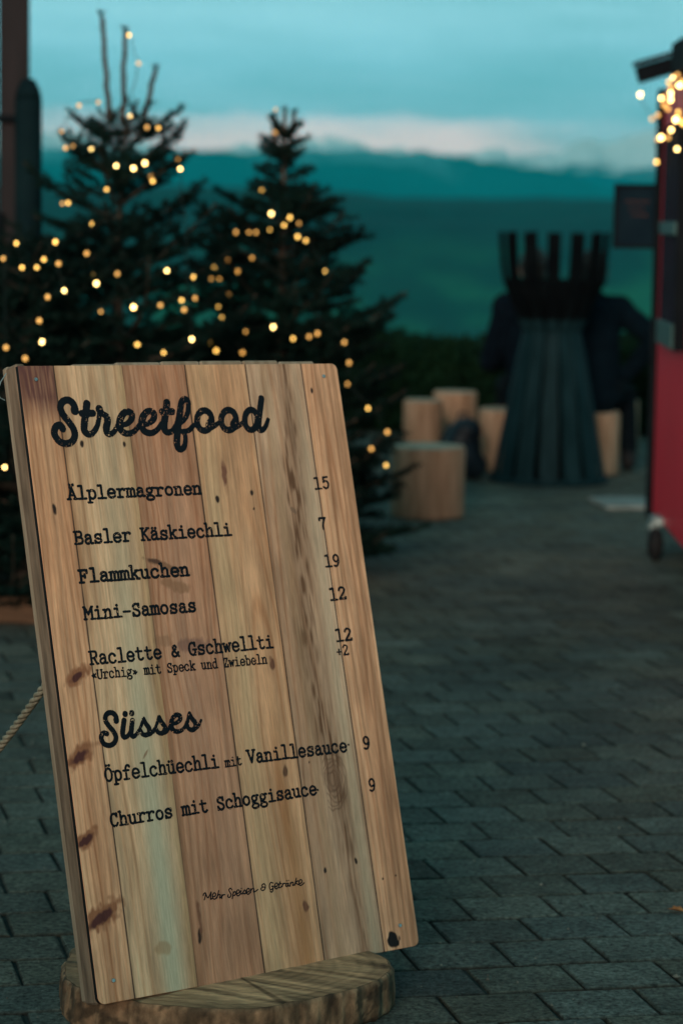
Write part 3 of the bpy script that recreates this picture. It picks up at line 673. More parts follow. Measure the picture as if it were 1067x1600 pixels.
    # plank 0: purple-brown stain at its head, reddish knots along the left edge
    tint((plank == 0) * np.clip((zt - .90) / .05, 0, 1) * (.65 + .9 * g4), (.15, .062, .052), .82)
    # plank 1: pale bleached strip down its right side
    xr = (Xo - seams[0](Z)) / (seams[1](Z) - seams[0](Z))
    tint((plank == 1) * np.exp(-((xr - .64) / .20) ** 2) * np.clip(1.15 - zt, 0, 1), (.55, .50, .34), 1.05)
    tint((plank == 1) * np.clip((xr - .86) / .12, 0, 1), (.47, .30, .15), .65)
    # plank 2: rosy streaks, darker edge
    xr2 = (Xo - seams[1](Z)) / (seams[2](Z) - seams[1](Z))
    tint((plank == 2) * np.exp(-(xr2 / .10) ** 2) * (.4 + g3), (.27, .12, .06), .55)
    tint((plank == 2) * np.exp(-((xr2 - .55) / .3) ** 2) * g3, (.40, .22, .15), .5)
    xr3 = (Xo - seams[2](Z)) / (seams[3](Z) - seams[2](Z))
    tint((plank == 3) * np.exp(-((xr3 - .72) / .14) ** 2) * np.clip(.62 - zt, 0, 1) * 2 * (.3 + g2), (.36, .15, .05), .6)
    tint((plank == 3) * np.exp(-((xr3 - .25) / .2) ** 2) * (.2 + g3), (.56, .39, .22), .6)
    # plank 4: rough grey-brown split grain
    xr4 = (Xo - seams[3](Z)) / (seams[4](Z) - seams[3](Z)); cen = .55 + .13 * np.sin(zt * 7 + 1) + .1 * (VN(.5, .12, 9) - .5)
    rough4 = np.exp(-((xr4 - cen) / .17) ** 2) * (.35 + 1.5 * np.clip(VN(.0035, .035, 11) - .38, 0, 1)) * (.55 + .8 * VN(.5, .16, 12))
    tint((plank == 4) * rough4, (.16, .078, .042), 1.0)
    tint((plank == 4) * np.exp(-((xr4 - .30) / .10) ** 2) * (.4 + g2), (.42, .26, .15), .5)
    tint((plank == 4) * np.exp(-((xr4 - .86) / .10) ** 2) * (.3 + .6 * (1 - zt)), (.52, .44, .30), .6)
    xr5 = (Xo - seams[4](Z)) / (BW - seams[4](Z))
    for c0, w0 in ((.34, .035), (.66, .03), (.84, .05)):
        tint((plank == 5) * np.exp(-((xr5 - c0 - .06 * np.sin(zt * 9)) / w0) ** 2) * (.3 + g3), (.30, .14, .07), .6)
    def knot(px, py, rx, rz, c=(.10, .05, .035), k=1.0, tail=0.0, ang=0.0):
        a = loc(px, py); dx = Xo - a[0]; dz = Z - a[1]
        ca, sa = math.cos(ang), math.sin(ang); dx, dz = dx * ca + dz * sa, -dx * sa + dz * ca
        d = np.hypot(dx / rx, dz / rz) + (VN(.006, .01, int(px * 7 + py)) - .5) * .7
        tint(np.clip((1.18 - d) * 2.1, 0, 1), c, k)
        if tail: tint(np.exp(-(dx / (rx * .8)) ** 2) * np.clip(1 - np.abs(dz) / tail, 0, 1), (.30, .14, .075), .55)
    dk = (.035, .022, .018)
    for p in ((129, 694, .004, .006), (195, 694, .003, .006), (86, 795, .0045, .009), (340, 780, .004, .006), (394, 771, .004, .006), (397, 795, .002, .003), (312, 1462, .005, .013), (508, 1360, .003, .005), (556, 1345, .003, .006), (598, 1373, .002, .002), (618, 1368, .002, .002), (487, 610, .003, .006), (483, 1191, .002, .003)): knot(*p, dk, 1.1)
    knot(615, 1468, .0125, .014, (.018, .014, .014), 2.2)
    knot(350, 738, .006, .022, (.16, .06, .045), .95, .05); knot(312, 1435, .004, .03, (.16, .06, .04), .9, .11)
    knot(446, 1205, .006, .011, dk, 1.0, .05); knot(478, 1416, .006, .010, (.13, .05, .035), 1.0, .07); knot(425, 1038, .006, .014, (.10, .04, .03), 1.0, .04)
    knot(302, 1008, .036, .014, (.19, .095, .08), .6); knot(258, 1000, .022, .012, (.30, .16, .09), .5)
    knot(262, 885, .05, .006, (.22, .11, .06), .75, 0, -.35); knot(240, 876, .014, .005, (.10, .05, .035), .9, 0, -.3); knot(275, 915, .035, .012, (.30, .15, .08), .75, 0, -.3)
    for (x_, y_, s_) in ((122, 1055, 1.15), (127, 1180, 1.5), (137, 1310, 1.2), (160, 1432, 1.8)):
        knot(x_, y_, .026 * s_, .012 * s_, (.34, .14, .07), 1.0, 0, .45); knot(x_ - 2, y_ + 3, .015 * s_, .0055 * s_, (.10, .035, .03), 1.1, 0, .5)
    knot(255, 1482, .016, .012, (.40, .24, .12), .6); knot(228, 1178, .010, .002, (.28, .16, .09), .8, 0, .9)
    knot(458, 797, .010, .004, (.20, .12, .08), .7, 0, -.7); knot(520, 1215, .020, .032, (.24, .13, .08), .6)
    for q in range(7):
        a0 = loc(520, 1218); rr = .006 + q * .0045; d = np.abs(np.hypot((Xo - a0[0]), (Z - a0[1]) * .55) - rr + (VN(.01, .015, 50 + q) - .5) * .006)
        tint(np.clip(1 - d / .0016, 0, 1) * (Xo - a0[0] > -.02), (.15, .08, .05), .7)
    # seams
    for k, (s, wd) in enumerate(zip(seams, (.0020, .0014, .0022, .0019, .0017))):
        on = VN(1.0, .07, 60 + k); d = np.abs(Xo - s(Z)); amt = (.55 + .6 * on) if k != 1 else np.clip(on - .35, 0, 1) * 1.0
        tint(np.clip(1.9 * (1 - d / wd), 0, 1) * amt, (.022, .017, .016), 1.15)
        tint(np.clip(1 - d / .007, 0, 1) * on, (.24, .13, .075), .45)
    Xc, Zc = clampc(Xo, Z)
    ny, nx = X.shape; Vf = np.stack([Xc, np.zeros_like(Xc), Zc], -1).reshape(-1, 3)
    ii = np.arange(ny * nx).reshape(ny, nx); Q = np.stack([ii[:-1, :-1], ii[:-1, 1:], ii[1:, 1:], ii[1:, :-1]], -1).reshape(-1, 4)
    bi = np.concatenate([ii[0, :-1], ii[:-1, -1], ii[-1, :0:-1], ii[:0:-1, 0]]); nb = len(bi)
    Va = Vf[bi].copy(); Va[:, 1] = .0006; Vb = Vf[bi].copy(); Vb[:, 1] = .010; N0 = ny * nx
    k = np.arange(nb); k1 = (k + 1) % nb
    rim = np.concatenate([np.stack([bi, N0 + k, N0 + k1, bi[k1]], -1), np.stack([N0 + k, N0 + nb + k, N0 + nb + k1, N0 + k1], -1)])
    Vall = np.concatenate([Vf, Va, Vb]); Cv = np.clip(Cc.reshape(-1, 3), .008, .85); Call = np.concatenate([Cv, Cv[bi] * 0 + .010, Cv[bi] * 0 + .010])
    p = np_tris('front_panel', Vall, np.concatenate([Q, rim]), mat_attr('printed_planks', nscale=34, stretch=(9, 1, .7), amt=.22, rough=.55, bump=.10, spec=.12), root)
    set_col(p, Call)
    # --- body behind the panel: two side boards, cross battens, back planks standing proud at the top
    bm = bmesh.new()
    add_box(bm, .0135, .0345, BH / 2 + .004, .022, .041, BH + .008, .004)
    bm_obj('side_board', bm, M['side_wood'], root)
    bm = bmesh.new(); add_box(bm, BW - .016, .0335, BH / 2 - .004, .022, .043, BH - .02, .004); bm_obj('side_board', bm, M['side_wood'], root)
    x = .006; n = 7; wd = [.142, .098, .104, .092, .102, .088, .090]
    hs = [.012, .016, .019, .0205, .021, .021, .0185]
    for k in range(n):
        bm = bmesh.new(); w = wd[k]
        if x + w > BW - .006: w = BW - .006 - x
        add_box(bm, x + w / 2, .066, (BH + hs[k] + .004) / 2, w - .002, .020, BH + hs[k] - .004, .0035)
        bm_obj('back_plank', bm, M['back_wood'], root); x += w
    bm = bmesh.new(); add_box(bm, BW / 2, .0335, BH - .026, BW - .05, .042, .05, .003); bm_obj('cross_batten', bm, M['back_wood'], root)
    bm = bmesh.new(); add_box(bm, BW / 2, .0335, .026, BW - .05, .042, .04, .003); bm_obj('cross_batten', bm, M['back_wood'], root)
    # prop behind: lies along the world from the back of the board down to the ground
    inv = root.matrix_world.inverted()
    a = inv @ (O + u2 * BW * .3 + bk * .085 + v2 * .75); b = inv @ (O + u2 * BW * .3 + Vector((-.12, .50, -.075)))
    bm = bmesh.new(); add_tube(bm, [a, b], .016, 8); bm_obj('prop', bm, M['back_wood'], root)
    # screws
    for q in ((56, 593), (505, 588), (177, 1532), (624, 1446)):
        c = loc(*q); bm = bmesh.new()
        r = bmesh.ops.create_cone(bm, cap_ends=True, segments=14, radius1=.0042, radius2=.0032, depth=.003)
        bmesh.ops.rotate(bm, verts=r['verts'], cent=(0, 0, 0), matrix=Matrix.Rotation(R(90), 3, 'X'))
        add_box(bm, 0, -.0016, 0, .0052, .0006, .0011)
        bmesh.ops.translate(bm, vec=(c[0], -.0014, c[1]), verts=bm.verts)
        bm_obj('screw', bm, M['screw'], root)
    # thin wire loop at the upper left corner
    bm = bmesh.new(); pts = [loc(22, 578), loc(14, 590), loc(9, 604), loc(12, 616), loc(20, 620)]
    add_tube(bm, [(q[0], .03, q[1]) for q in pts], .0011, 5); bm_obj('wire_loop', bm, M['galv'], root)
    # --- lettering
    def lettering(name, strokes, wob, dis, seed, res=.00055):
        V, F = strokes_to_mesh(strokes, res, wob, dis, seed)
        return mesh_obj(name, [(a, -.0006, b) for a, b in V], F, M['ink'], root)
    def traced(name, H, x0, y0, k, wob, dis, seed, rad=None, res=.00055):
        st = []
        for it in H:
            pts, r = it if rad is None else (it, rad)
            if rad is None and isinstance(r, list) and len(pts) > 2:
                pr = smooth([(a, b) for a, b in pts], 6); rr = np.interp(np.linspace(0, 1, len(pr)), np.linspace(0, 1, len(r)), r)
            else:
                pr = smooth(list(map(tuple, pts)), 6) if len(pts) > 2 and not isinstance(pts, np.ndarray) else np.asarray(pts, float); rr = np.full(len(pr), r if not isinstance(r, list) else r[0], float)
            P = np.array([loc(x0 + a * k, y0 + b * k) for a, b in pr]); st.append((P, rr * k / 630.0))
        lettering(name, st, wob, dis, seed, res)
    traced('heading', HEAD1, 70, 600, .1875, .0007, (.74, .016, 26), 1)
    traced('heading', HEAD2, 140, 1090, .1875, .0006, (.74, .016, 20), 2)
    traced('footer_line', HEAD3, 300, 1355, .1875, .0001, None, 3, 4.1, .0004)
    def line(txt, p, q, cap, rad=.122, name='menu_line', seed=0):
        a = loc(*p); b = loc(*q); d = b - a; W = np.hypot(*d); d /= W; nrm = np.array((-d[1], d[0])); adv = W / len(txt); sy = cap / 848.0 / 1.3
        r_ = np.random.default_rng(seed + 100); st = []
        for i, ch in enumerate(txt):
            dy = r_.uniform(-.02, .02) * adv
            for P, r in glyph_strokes(ch, 0, adv, sy, rad * adv):
                P = P + np.array((i * adv, dy)); st.append((a + P[:, :1] * d + P[:, 1:] * nrm, r))
        lettering(name, st, .0006, (.76, .014, 9), seed, .0005)
    rows = [('Älplermagronen', (106, 781), (316, 772), 19.5), ('Basler Käskiechli', (117, 851), (363, 836.5), 20), ('Flammkuchen', (124, 911), (297, 899), 20),
            ('Mini-Samosas', (132, 968.5), (308, 955.5), 20), ('Raclette & Gschwellti', (141, 1039), (428, 1012), 20.5),
            ('Öpfelchüechli', (164, 1222), (343, 1199), 20.5), ('Vanillesauce', (387, 1193), (543, 1174), 20.5),
            ('Churros mit Schoggisauce', (173, 1292.5), (496, 1241), 20)]
    for k, (t, p_, q_, c_) in enumerate(rows): line(t, p_, q_, c_, seed=k)
    line('«Urchig» mit Speck und Zwiebeln', (143, 1062), (418, 1036.5), 14.5, .125, seed=20)
    line('mit', (352, 1199), (378.5, 1195), 14.5, .125, seed=21)
    line('\u00b7', (543.5, 1171), (549.5, 1170), 20, .2, seed=22); line('\u00b7', (495.5, 1242), (501.5, 1241), 20, .2, seed=23)
    for k, (t, p_, q_, c_) in enumerate([('15', (491.5, 765), (516, 763), 20), ('7', (499, 827.5), (511.5, 826.5), 19.5), ('19', (508, 886), (532, 884), 20), ('12', (515.5, 938.5), (542, 936), 20.5),
                                         ('12', (525, 1003), (551, 1000), 20.5), ('+2', (526, 1025), (545.5, 1023), 17), ('9', (567, 1171), (579.5, 1169.5), 20.5), ('9', (576, 1237), (588, 1235.5), 20.5)]):
        line(t, p_, q_, c_, .115, 'price', 40 + k)
    return root, loc, O, u2, v2, bk
BOARD, bloc, BO, Bu, Bv, Bb = build_board()

# ------------------------------------------------------------------ log slice under the board
def build_log():
    c = ground(346, 1508, .078); root = empty('log_slice', (c.x, c.y, 0), label='thick oval slice of tree trunk on the paving carrying the menu board', cat='log slice')
    n = 260; rng = random.Random(3); h = .076
    def rad(a): return 1 + .035 * math.sin(3 * a + .6) + .022 * math.sin(5 * a + 2) + .028 * fbm(math.cos(a) * 3, math.sin(a) * 3, 2)
    RX, RY = .318, .245
    prof = [(.985, .0)] + [(1.0 + .004 * math.sin(i * .4), .006 + .0052 * i) for i in range(13)] + [(.985, h - .001), (.975, h)]
    V = []; C = []
    for (s, z) in prof:
        for k in range(n):
            a = 2 * math.pi * k / n; r = rad(a) * s * (1 + (.016 * fbm(math.cos(a) * 16, math.sin(a) * 16, z * 10) - .014 * max(0, fbm(math.cos(a) * 5, math.sin(a) * 5, z * 22) - .1)) * (0 if z > h - .002 else 1))
            V.append((RX * r * math.cos(a), RY * r * math.sin(a), z + (.004 * fbm(math.cos(a) * 4, math.sin(a) * 4) if z > .05 else 0)))
            t = max(0, min(1, .5 + .9 * fbm(math.cos(a) * 12, math.sin(a) * 12, z * 14))); t *= 1 if fbm(math.cos(a) * 6, math.sin(a) * 6, z * 26 + 3) < .22 else .25; C.append((.06 + .32 * t, .036 + .178 * t, .020 + .096 * t))
    F = []
    for i in range(len(prof) - 1):
        for k in range(n): F.append((i * n + k, i * n + (k + 1) % n, (i + 1) * n + (k + 1) % n, (i + 1) * n + k))
    F.append(tuple(range(n))[::-1])
    side = mesh_obj('rim', V, F, mat_attr('log_rim', nscale=45, stretch=(1.3, 1.3, .8), amt=.6, rough=.85, bump=.6, dist=.006), root, True); set_col(side, C)
    # top face with growth rings, saw marks and radial cracks
    V = []; C = []; m = 34; F = []
    for i in range(m + 1):
        s = .973 * i / m
        for k in range(n):
            a = 2 * math.pi * k / n; r = rad(a) * s; x, y = RX * r * math.cos(a), RY * r * math.sin(a)
            V.append((x, y, h + .0003 + .004 * fbm(math.cos(a) * 4, math.sin(a) * 4) * s))
            g = .5 + .5 * math.sin(i * 2.4 + 2 * fbm(x * 10, y * 10)); saw = fbm(x * 5 + y * 3, y * 60 + x * 26, 7, 5)
            w = 1 + .30 * (g - .5) + .8 * saw + .28 * fbm(x * 9, y * 9, 3)
            if i > m - 4: w *= .72
            if abs((a - 5.1) % (2 * math.pi)) < .05 and i > 6: w *= .35
            if abs((a - 4.2) % (2 * math.pi)) < .03 and i > 12: w *= .45
            w = max(.12, w); C.append((.44 * w, .255 * w, .135 * w))
    for i in range(m):
        for k in range(n): F.append((i * n + k, (i + 1) * n + k, (i + 1) * n + (k + 1) % n, i * n + (k + 1) % n))
    top = mesh_obj('cut_face', V, F, mat_attr('log_cut', nscale=30, stretch=(1, 4, 1), amt=.3, rough=.8, bump=.3, dist=.004), root, True); set_col(top, np.clip(C, .02, .8))
build_log()

# ------------------------------------------------------------------ rope from the board's back to a ground peg
def build_rope():
    a = at(84, 1052, 4.42); b = ground(-150, 1330, .02); c = (a + b) / 2 + Vector((0, 0, -.05))
    root = empty('rope', b, label='twisted hemp rope running down from the left edge of the menu board', cat='rope')
    n = 150; path = [a.lerp(c, t).lerp(c.lerp(b, t), t) - b for t in [i / n for i in range(n + 1)]]
    for s in range(3):
        pts = []
        for i, p in enumerate(path):
            t = (path[min(i + 1, n)] - path[max(i - 1, 0)]).normalized(); s1 = t.cross(Vector((0, 0, 1))).normalized(); s2 = t.cross(s1)
            ph = i * .62 + s * 2.0944; pts.append(p + (s1 * math.cos(ph) + s2 * math.sin(ph)) * .0042)
        V, F = tube_data(pts, .0046, 7); mesh_obj('strand', V, F, M['rope'], root, True)
    pg = empty('rope_peg', (b.x, b.y, 0), label='small iron peg in the paving holding the rope end', cat='peg')
    bm = bmesh.new(); add_tube(bm, [(0, 0, -.02), (0, 0, .10)], .008, 10); add_tube(bm, [(0, 0, .10), (.02, 0, .115), (.035, 0, .10)], .007, 8); bm_obj('shaft', bm, M['steel'], pg)
build_rope()

# ------------------------------------------------------------------ fir trees
def fir(label, base, H, R0, seed, leaders=(), n_wh=16, zmin=.06, group='small fir trees decorated with fairy lights', top_pow=.85, asc=(.05, .75), shape=None):
    rng = random.Random(seed); root = empty('fir_tree', base, label=label, cat='fir tree', group=group)
    bm = bmesh.new(); add_tube(bm, [(0, 0, -.0), (.004, .003, H * .3), (-.004, 0, H * .62), (0, .003, H * .9)], [.034, .027, .016, .007], 9)
    bm_obj('trunk', bm, M['bark'], root, True)
    segs = []       # (p, q) twigs that carry needles ; wood collected as tubes
    wood = bmesh.new()
    def twig(p, d, L, depth, up):
        n = max(3, int(L / .05)); q = p.copy(); dd = d.normalized(); path = [q.copy()]
        for i in range(n):
            dd = (dd + Vector((rng.gauss(0, .05), rng.gauss(0, .05), up * .06 + rng.gauss(0, .04)))).normalized()
            q2 = q + dd * (L / n); segs.append((q, q2, 1.0)); q = q2; path.append(q.copy())
        return path
    def branch(p, az_, el, L):
        d = Vector((math.sin(az_) * math.cos(el), math.cos(az_) * math.cos(el), math.sin(el)))
        path = twig(p, d, L, 0, .9 if el < .3 else .4)
        k = len(path); add_tube(wood, path, [max(.0025, .010 * L / .6 * (1 - i / k)) for i in range(k)], 5)
        side = rng.choice((-1, 1)); i = 1; f = .12
        while f < .95:
            pos = f * (k - 1); i = int(pos); pp = path[i].lerp(path[min(i + 1, k - 1)], pos - i)
            dd = (path[min(i + 1, k - 1)] - path[max(i - 1, 0)]).normalized(); ax = Vector((0, 0, 1)); 
            sd = dd.cross(ax).normalized() * side
            td = (dd * rng.uniform(.55, .9) + sd * rng.uniform(.6, 1.0) + Vector((0, 0, rng.uniform(-.12, .18)))).normalized()
            tl = L * (1 - f) * rng.uniform(.38, .62) + .05
            tp = twig(pp, td, tl, 1, .4)
            if tl > .12:
                for g in (.35, .6, .8):
                    j = int(g * (len(tp) - 1)); s2 = rng.choice((-1, 1))
                    twig(tp[j], (td * .7 + td.cross(ax).normalized() * s2 * .8 + Vector((0, 0, rng.uniform(-.1, .1)))).normalized(), tl * (1 - g) * .6 + .035, 2, .3)
            side = -side; f += rng.uniform(.075, .13) * (.6 / max(L, .25)) ** .5
    for w in range(n_wh):
        t = zmin + (0.94 - zmin) * (w / (n_wh - 1)) ** .95; z = t * H
        L0 = (float(np.interp(z, shape[0], shape[1])) if shape else R0 * (1 - t) ** top_pow + .05); nb = rng.choice((5, 6, 7)) if t < .6 else rng.choice((4, 5))
        a0 = rng.uniform(0, 6.28)
        for b_ in range(nb):
            L = L0 * rng.uniform(.72, 1.15); el = asc[0] + (asc[1] - asc[0]) * t ** 2 + rng.gauss(0, .10)
            branch(Vector((0, 0, z + rng.uniform(-.03, .03))), a0 + b_ * 6.28 / nb + rng.gauss(0, .2), el, L)
    for (dx, dz0, dz1, wob) in leaders:                  # bare leader shoots with short needles
        p0 = Vector((dx * .55, 0, dz0)); p1 = Vector((dx, .0, dz1)); k = 9; path = [p0.lerp(p1, i / k) + Vector((rng.gauss(0, wob), rng.gauss(0, wob), 0)) for i in range(k + 1)]
        add_tube(wood, path, [.0118 - .003 * i / k for i in range(k + 1)], 6)
        for a_, b_ in zip(path, path[1:]): segs.append((a_, b_, .7))
        for s in range(4):                               # bud whorl at the tip
            an = s * 1.57 + rng.random(); segs.append((p1, p1 + Vector((math.cos(an) * .014, math.sin(an) * .014, .016)), .4))
    bm_obj('branches', wood, M['bark'], root)
    # needles as thin blades
    A = np.array([s[0] for s in segs]); B = np.array([s[1] for s in segs]); S = np.array([s[2] for s in segs])
    ln = np.linalg.norm(B - A, axis=1); cnt = np.maximum(2, (ln / .0016 * (.45 + .55 * S)).astype(int)); idx = np.repeat(np.arange(len(A)), cnt)
    r = np.random.default_rng(seed); t = r.random(len(idx))[:, None]; P = A[idx] + (B[idx] - A[idx]) * t
    D = (B - A)[idx] / ln[idx][:, None]; rv = r.normal(size=P.shape); rv -= (rv * D).sum(1)[:, None] * D; rv /= np.linalg.norm(rv, axis=1)[:, None]
    rv[:, 2] += .25
    dr = D * .55 + rv * .85; dr /= np.linalg.norm(dr, axis=1)[:, None]; L = r.uniform(.020, .031, len(idx))[:, None] * (.35 + .65 * S[idx][:, None])
    sd = np.cross(dr, r.normal(size=P.shape)); sd /= np.linalg.norm(sd, axis=1)[:, None]; w = .0027
    Vn = np.stack([P - sd * w, P + sd * w, P + dr * L], 1).reshape(-1, 3); T = np.arange(len(Vn)).reshape(-1, 3)
    np_tris('needles', Vn, T, M['needle'], root)
    return root
TREE_A = at(186, 900, 9.45); TREE_A.z = 0
TREE_B = at(436, 900, 10.2); TREE_B.z = 0
TREE_C = at(40, 900, 9.05); TREE_C.z = 0
def zt(py, Y): return CAM_H + (HZ - py) / FPX * Y
fir('tallest fir tree with three bare leader shoots, behind the left half of the menu board', TREE_A, 1.86, .68, 11,
    ((-.075, 1.85, zt(38, 9.45), .002), (.018, 1.8, zt(60, 9.45), .006), (.135, 1.80, zt(118, 9.45), .003)), 14, asc=(.0, .72), shape=((0, .5, 1.0, 1.4, 1.6, 1.78), (.74, .68, .58, .44, .36, .26)))
fir('slimmer fir tree right of the tallest one, its lower branches spreading past the board', TREE_B, 1.95, .66, 23,
    ((-.045, 1.74, zt(188, 10.2), .002), (.0, 1.7, zt(178, 10.2), .002), (.042, 1.75, zt(182, 10.2), .002)), 21, asc=(-.12, .7), shape=((0, .5, 1.0, 1.35, 1.50, 1.56, 1.7, 1.85), (.71, .62, .52, .42, .32, .12, .11, .06)))
fir('low bushy fir tree at the left picture edge in front of the dark post', TREE_C, 1.36, .62, 37,
    ((.045, 1.05, zt(400, 9.05), .001),), 14, asc=(.0, .6), shape=((0, .5, 1.0, 1.3), (.66, .58, .48, .30)))

# planter the firs stand in
def build_planter():
    p = ground(30, 975); X0, X1, Y0, Y1, h = -2.3, .15, p.y, 10.75, .098
    root = empty('planter_bed', ((X0 + X1) / 2, (Y0 + Y1) / 2, 0), label='low plank edged planting bed around the foot of the firs', cat='planter')
    W, D = X1 - X0, Y1 - Y0
    for (cx, cy, sx, sy) in ((0, -D / 2, W - .9, .05),):
        bm = bmesh.new(); add_box(bm, cx - .45, cy + .025, h / 2, sx, sy, h, .006); bm_obj('plank', bm, M['planter'], root)
    bm = bmesh.new(); add_box(bm, -W / 2 + .025, .03, h / 2, .05, D - .06, h, .006); bm_obj('plank', bm, M['planter'], root)
    bm = bmesh.new(); add_box(bm, W / 2 - .925, .03, h / 2, .05, D - .06, h, .006); bm_obj('plank', bm, M['planter'], root)
    bm = bmesh.new(); bmesh.ops.create_grid(bm, x_segments=30, y_segments=20, size=.5)
    bmesh.ops.scale(bm, vec=(W - 1.0, D - .1, 1), verts=bm.verts); bmesh.ops.translate(bm, vec=(-.45, .02, h - .03), verts=bm.verts)
    for v in bm.verts: v.co.z += .02 * fbm(v.co.x * 5, v.co.y * 5)
    bm_obj('soil', bm, M['soil'], root, True)
build_planter()

# ------------------------------------------------------------------ fairy lights
def fairy(label, bulbs, group, depth_fn, seed, hang=.03, rad=.0061):
    rng = random.Random(seed); pts = [depth_fn(px, py, rng) for (px, py, b) in bulbs]
    root = empty('fairy_lights', pts[0], label=label, cat='fairy lights', group=group); o0 = pts[0].copy()
    order = list(range(len(pts))); path = [order.pop(0)]
    while order:
        q = min(order, key=lambda i: (pts[i] - pts[path[-1]]).length); order.remove(q); path.append(q)
    bm = bmesh.new()
    for a, b in zip(path, path[1:]):
        A, B = pts[a] - o0, pts[b] - o0; L = (B - A).length
        if L > .9: continue
        k = 7; add_tube(bm, [A.lerp(B, i / k) + Vector((rng.gauss(0, .006), rng.gauss(0, .006), -hang * L * 4 * (i / k) * (1 - i / k) + .012)) for i in range(k + 1)], .0016, 4)
    bm_obj('cable', bm, M['cable'], root)
    protos = {}
    for p, (px, py, b) in zip(pts, bulbs):
        if b not in protos:
            me = bpy.data.meshes.new('bulb'); bb = bmesh.new(); bmesh.ops.create_icosphere(bb, subdivisions=2, radius=rad); bmesh.ops.scale(bb, vec=(1, 1, 1.15), verts=bb.verts); bb.to_mesh(me); bb.free()
            me.polygons.foreach_set('use_smooth', [True] * len(me.polygons)); me.materials.append(M[('bulb_lo', 'bulb_mid', 'bulb_hi')[b]]); protos[b] = me
        o = bpy.data.objects.new('bulb', protos[b]); col.objects.link(o); o.parent = root; o.location = p - o0; k_ = rng.uniform(.78, 1.18); o.scale = (k_, k_, k_)
TB = [(202, 55, 1), (217, 99, 0), (124, 165, 0), (154, 160, 0), (204, 182, 2), (230, 199, 0), (248, 200, 1), (97, 205, 0), (103, 231, 0), (115, 228, 0), (144, 232, 2), (182, 259, 2), (209, 263, 2), (227, 255, 2), (278, 248, 0), (282, 264, 2), (236, 275, 0), (239, 283, 1),
      (167, 296, 1), (107, 317, 1), (98, 318, 0), (144, 350, 1), (136, 396, 0), (261, 423, 2), (146, 429, 1), (151, 443, 2), (184, 428, 0), (209, 480, 2), (251, 477, 0), (284, 469, 1), (288, 484, 0), (158, 487, 0), (215, 538, 1), (256, 551, 1), (300, 530, 2), (303, 433, 1), (305, 466, 0)]
TBB = [(431, 171, 0), (430, 207, 0), (409, 297, 1), (424, 334, 2), (453, 340, 1), (444, 352, 1), (422, 358, 1), (465, 370, 1), (478, 376, 1), (467, 349, 0), (369, 363, 0), (389, 363, 0), (400, 363, 0), (394, 403, 0), (356, 406, 0), (335, 418, 1), (347, 420, 0), (330, 435, 0), (343, 435, 0), (372, 424, 0), (508, 424, 1), (358, 459, 0), (341, 479, 1), (347, 496, 1), (427, 511, 2), (458, 529, 1), (384, 518, 0), (483, 526, 0), (496, 521, 0), (338, 548, 1), (329, 535, 1), (379, 551, 0),
       (545, 567, 0), (543, 600, 0), (575, 638, 1), (605, 675, 0), (580, 701, 0), (603, 727, 1), (538, 535, 0)]
TBC = [(26, 380, 1), (87, 378, 1), (35, 418, 1), (58, 418, 1), (69, 405, 1), (92, 412, 0), (101, 454, 2), (75, 464, 0), (62, 501, 0), (66, 534, 2), (10, 543, 0), (8, 730, 2), (6, 404, 0), (40, 560, 0)]
GL = 'strings of warm fairy lights'
fairy('warm fairy lights wound round the tallest fir', TB, GL, lambda x, y, r: at(x, y, TREE_A.y - max(.08, min(.55, (y - 60) / 900)) - r.uniform(0, .06)), 1)
fairy('warm fairy lights on the slimmer right hand fir reaching down beside the board', TBB, GL, lambda x, y, r: at(x, y, TREE_B.y - max(.05, min(.55, (y - 170) / 800)) - r.uniform(0, .06)), 2)
fairy('warm fairy lights on the low bushy fir by the dark post', TBC, GL, lambda x, y, r: at(x, y, TREE_C.y - .42 - r.uniform(0, .12)), 3)

# ------------------------------------------------------------------ hedge
def build_hedge():
    root = empty('hedge', (0, 17.4, 0), label='low dark clipped hedge along the far edge of the terrace', cat='hedge')
    rng = np.random.default_rng(5); n = 42000; X0, X1 = -4.5, 5.0; W, Hh = .9, .62
    P = np.stack([rng.uniform(X0, X1, n), rng.uniform(-W / 2, W / 2, n), rng.uniform(.02, Hh, n)], 1)
    ax = np.array([fbm(x * 1.7, 0) for x in P[:, 0]]); P[:, 2] *= 1 + .08 * ax
    face = rng.random(n); P[face < .4, 1] = -W / 2 + rng.normal(0, .04, (face < .4).sum()); P[(face >= .4) & (face < .75), 2] = Hh * (1 + .08 * ax[(face >= .4) & (face < .75)]) + rng.normal(0, .025, ((face >= .4) & (face < .75)).sum())
    d1 = rng.normal(size=(n, 3)); d1 /= np.linalg.norm(d1, axis=1)[:, None]; d2 = np.cross(d1, rng.normal(size=(n, 3))); d2 /= np.linalg.norm(d2, axis=1)[:, None]
    L = rng.uniform(.02, .04, n)[:, None]
    V = np.stack([P - d1 * L, P + d2 * L * .5, P + d1 * L, P - d2 * L * .5], 1).reshape(-1, 3)
    np_tris('foliage', V, np.arange(len(V)).reshape(-1, 4), M['hedge'], root)
    bm = bmesh.new(); add_box(bm, .25, .03, Hh * .47, 9.3, W - .16, Hh * .9, .06); bm_obj('core', bm, M['hedge'], root)
build_hedge()

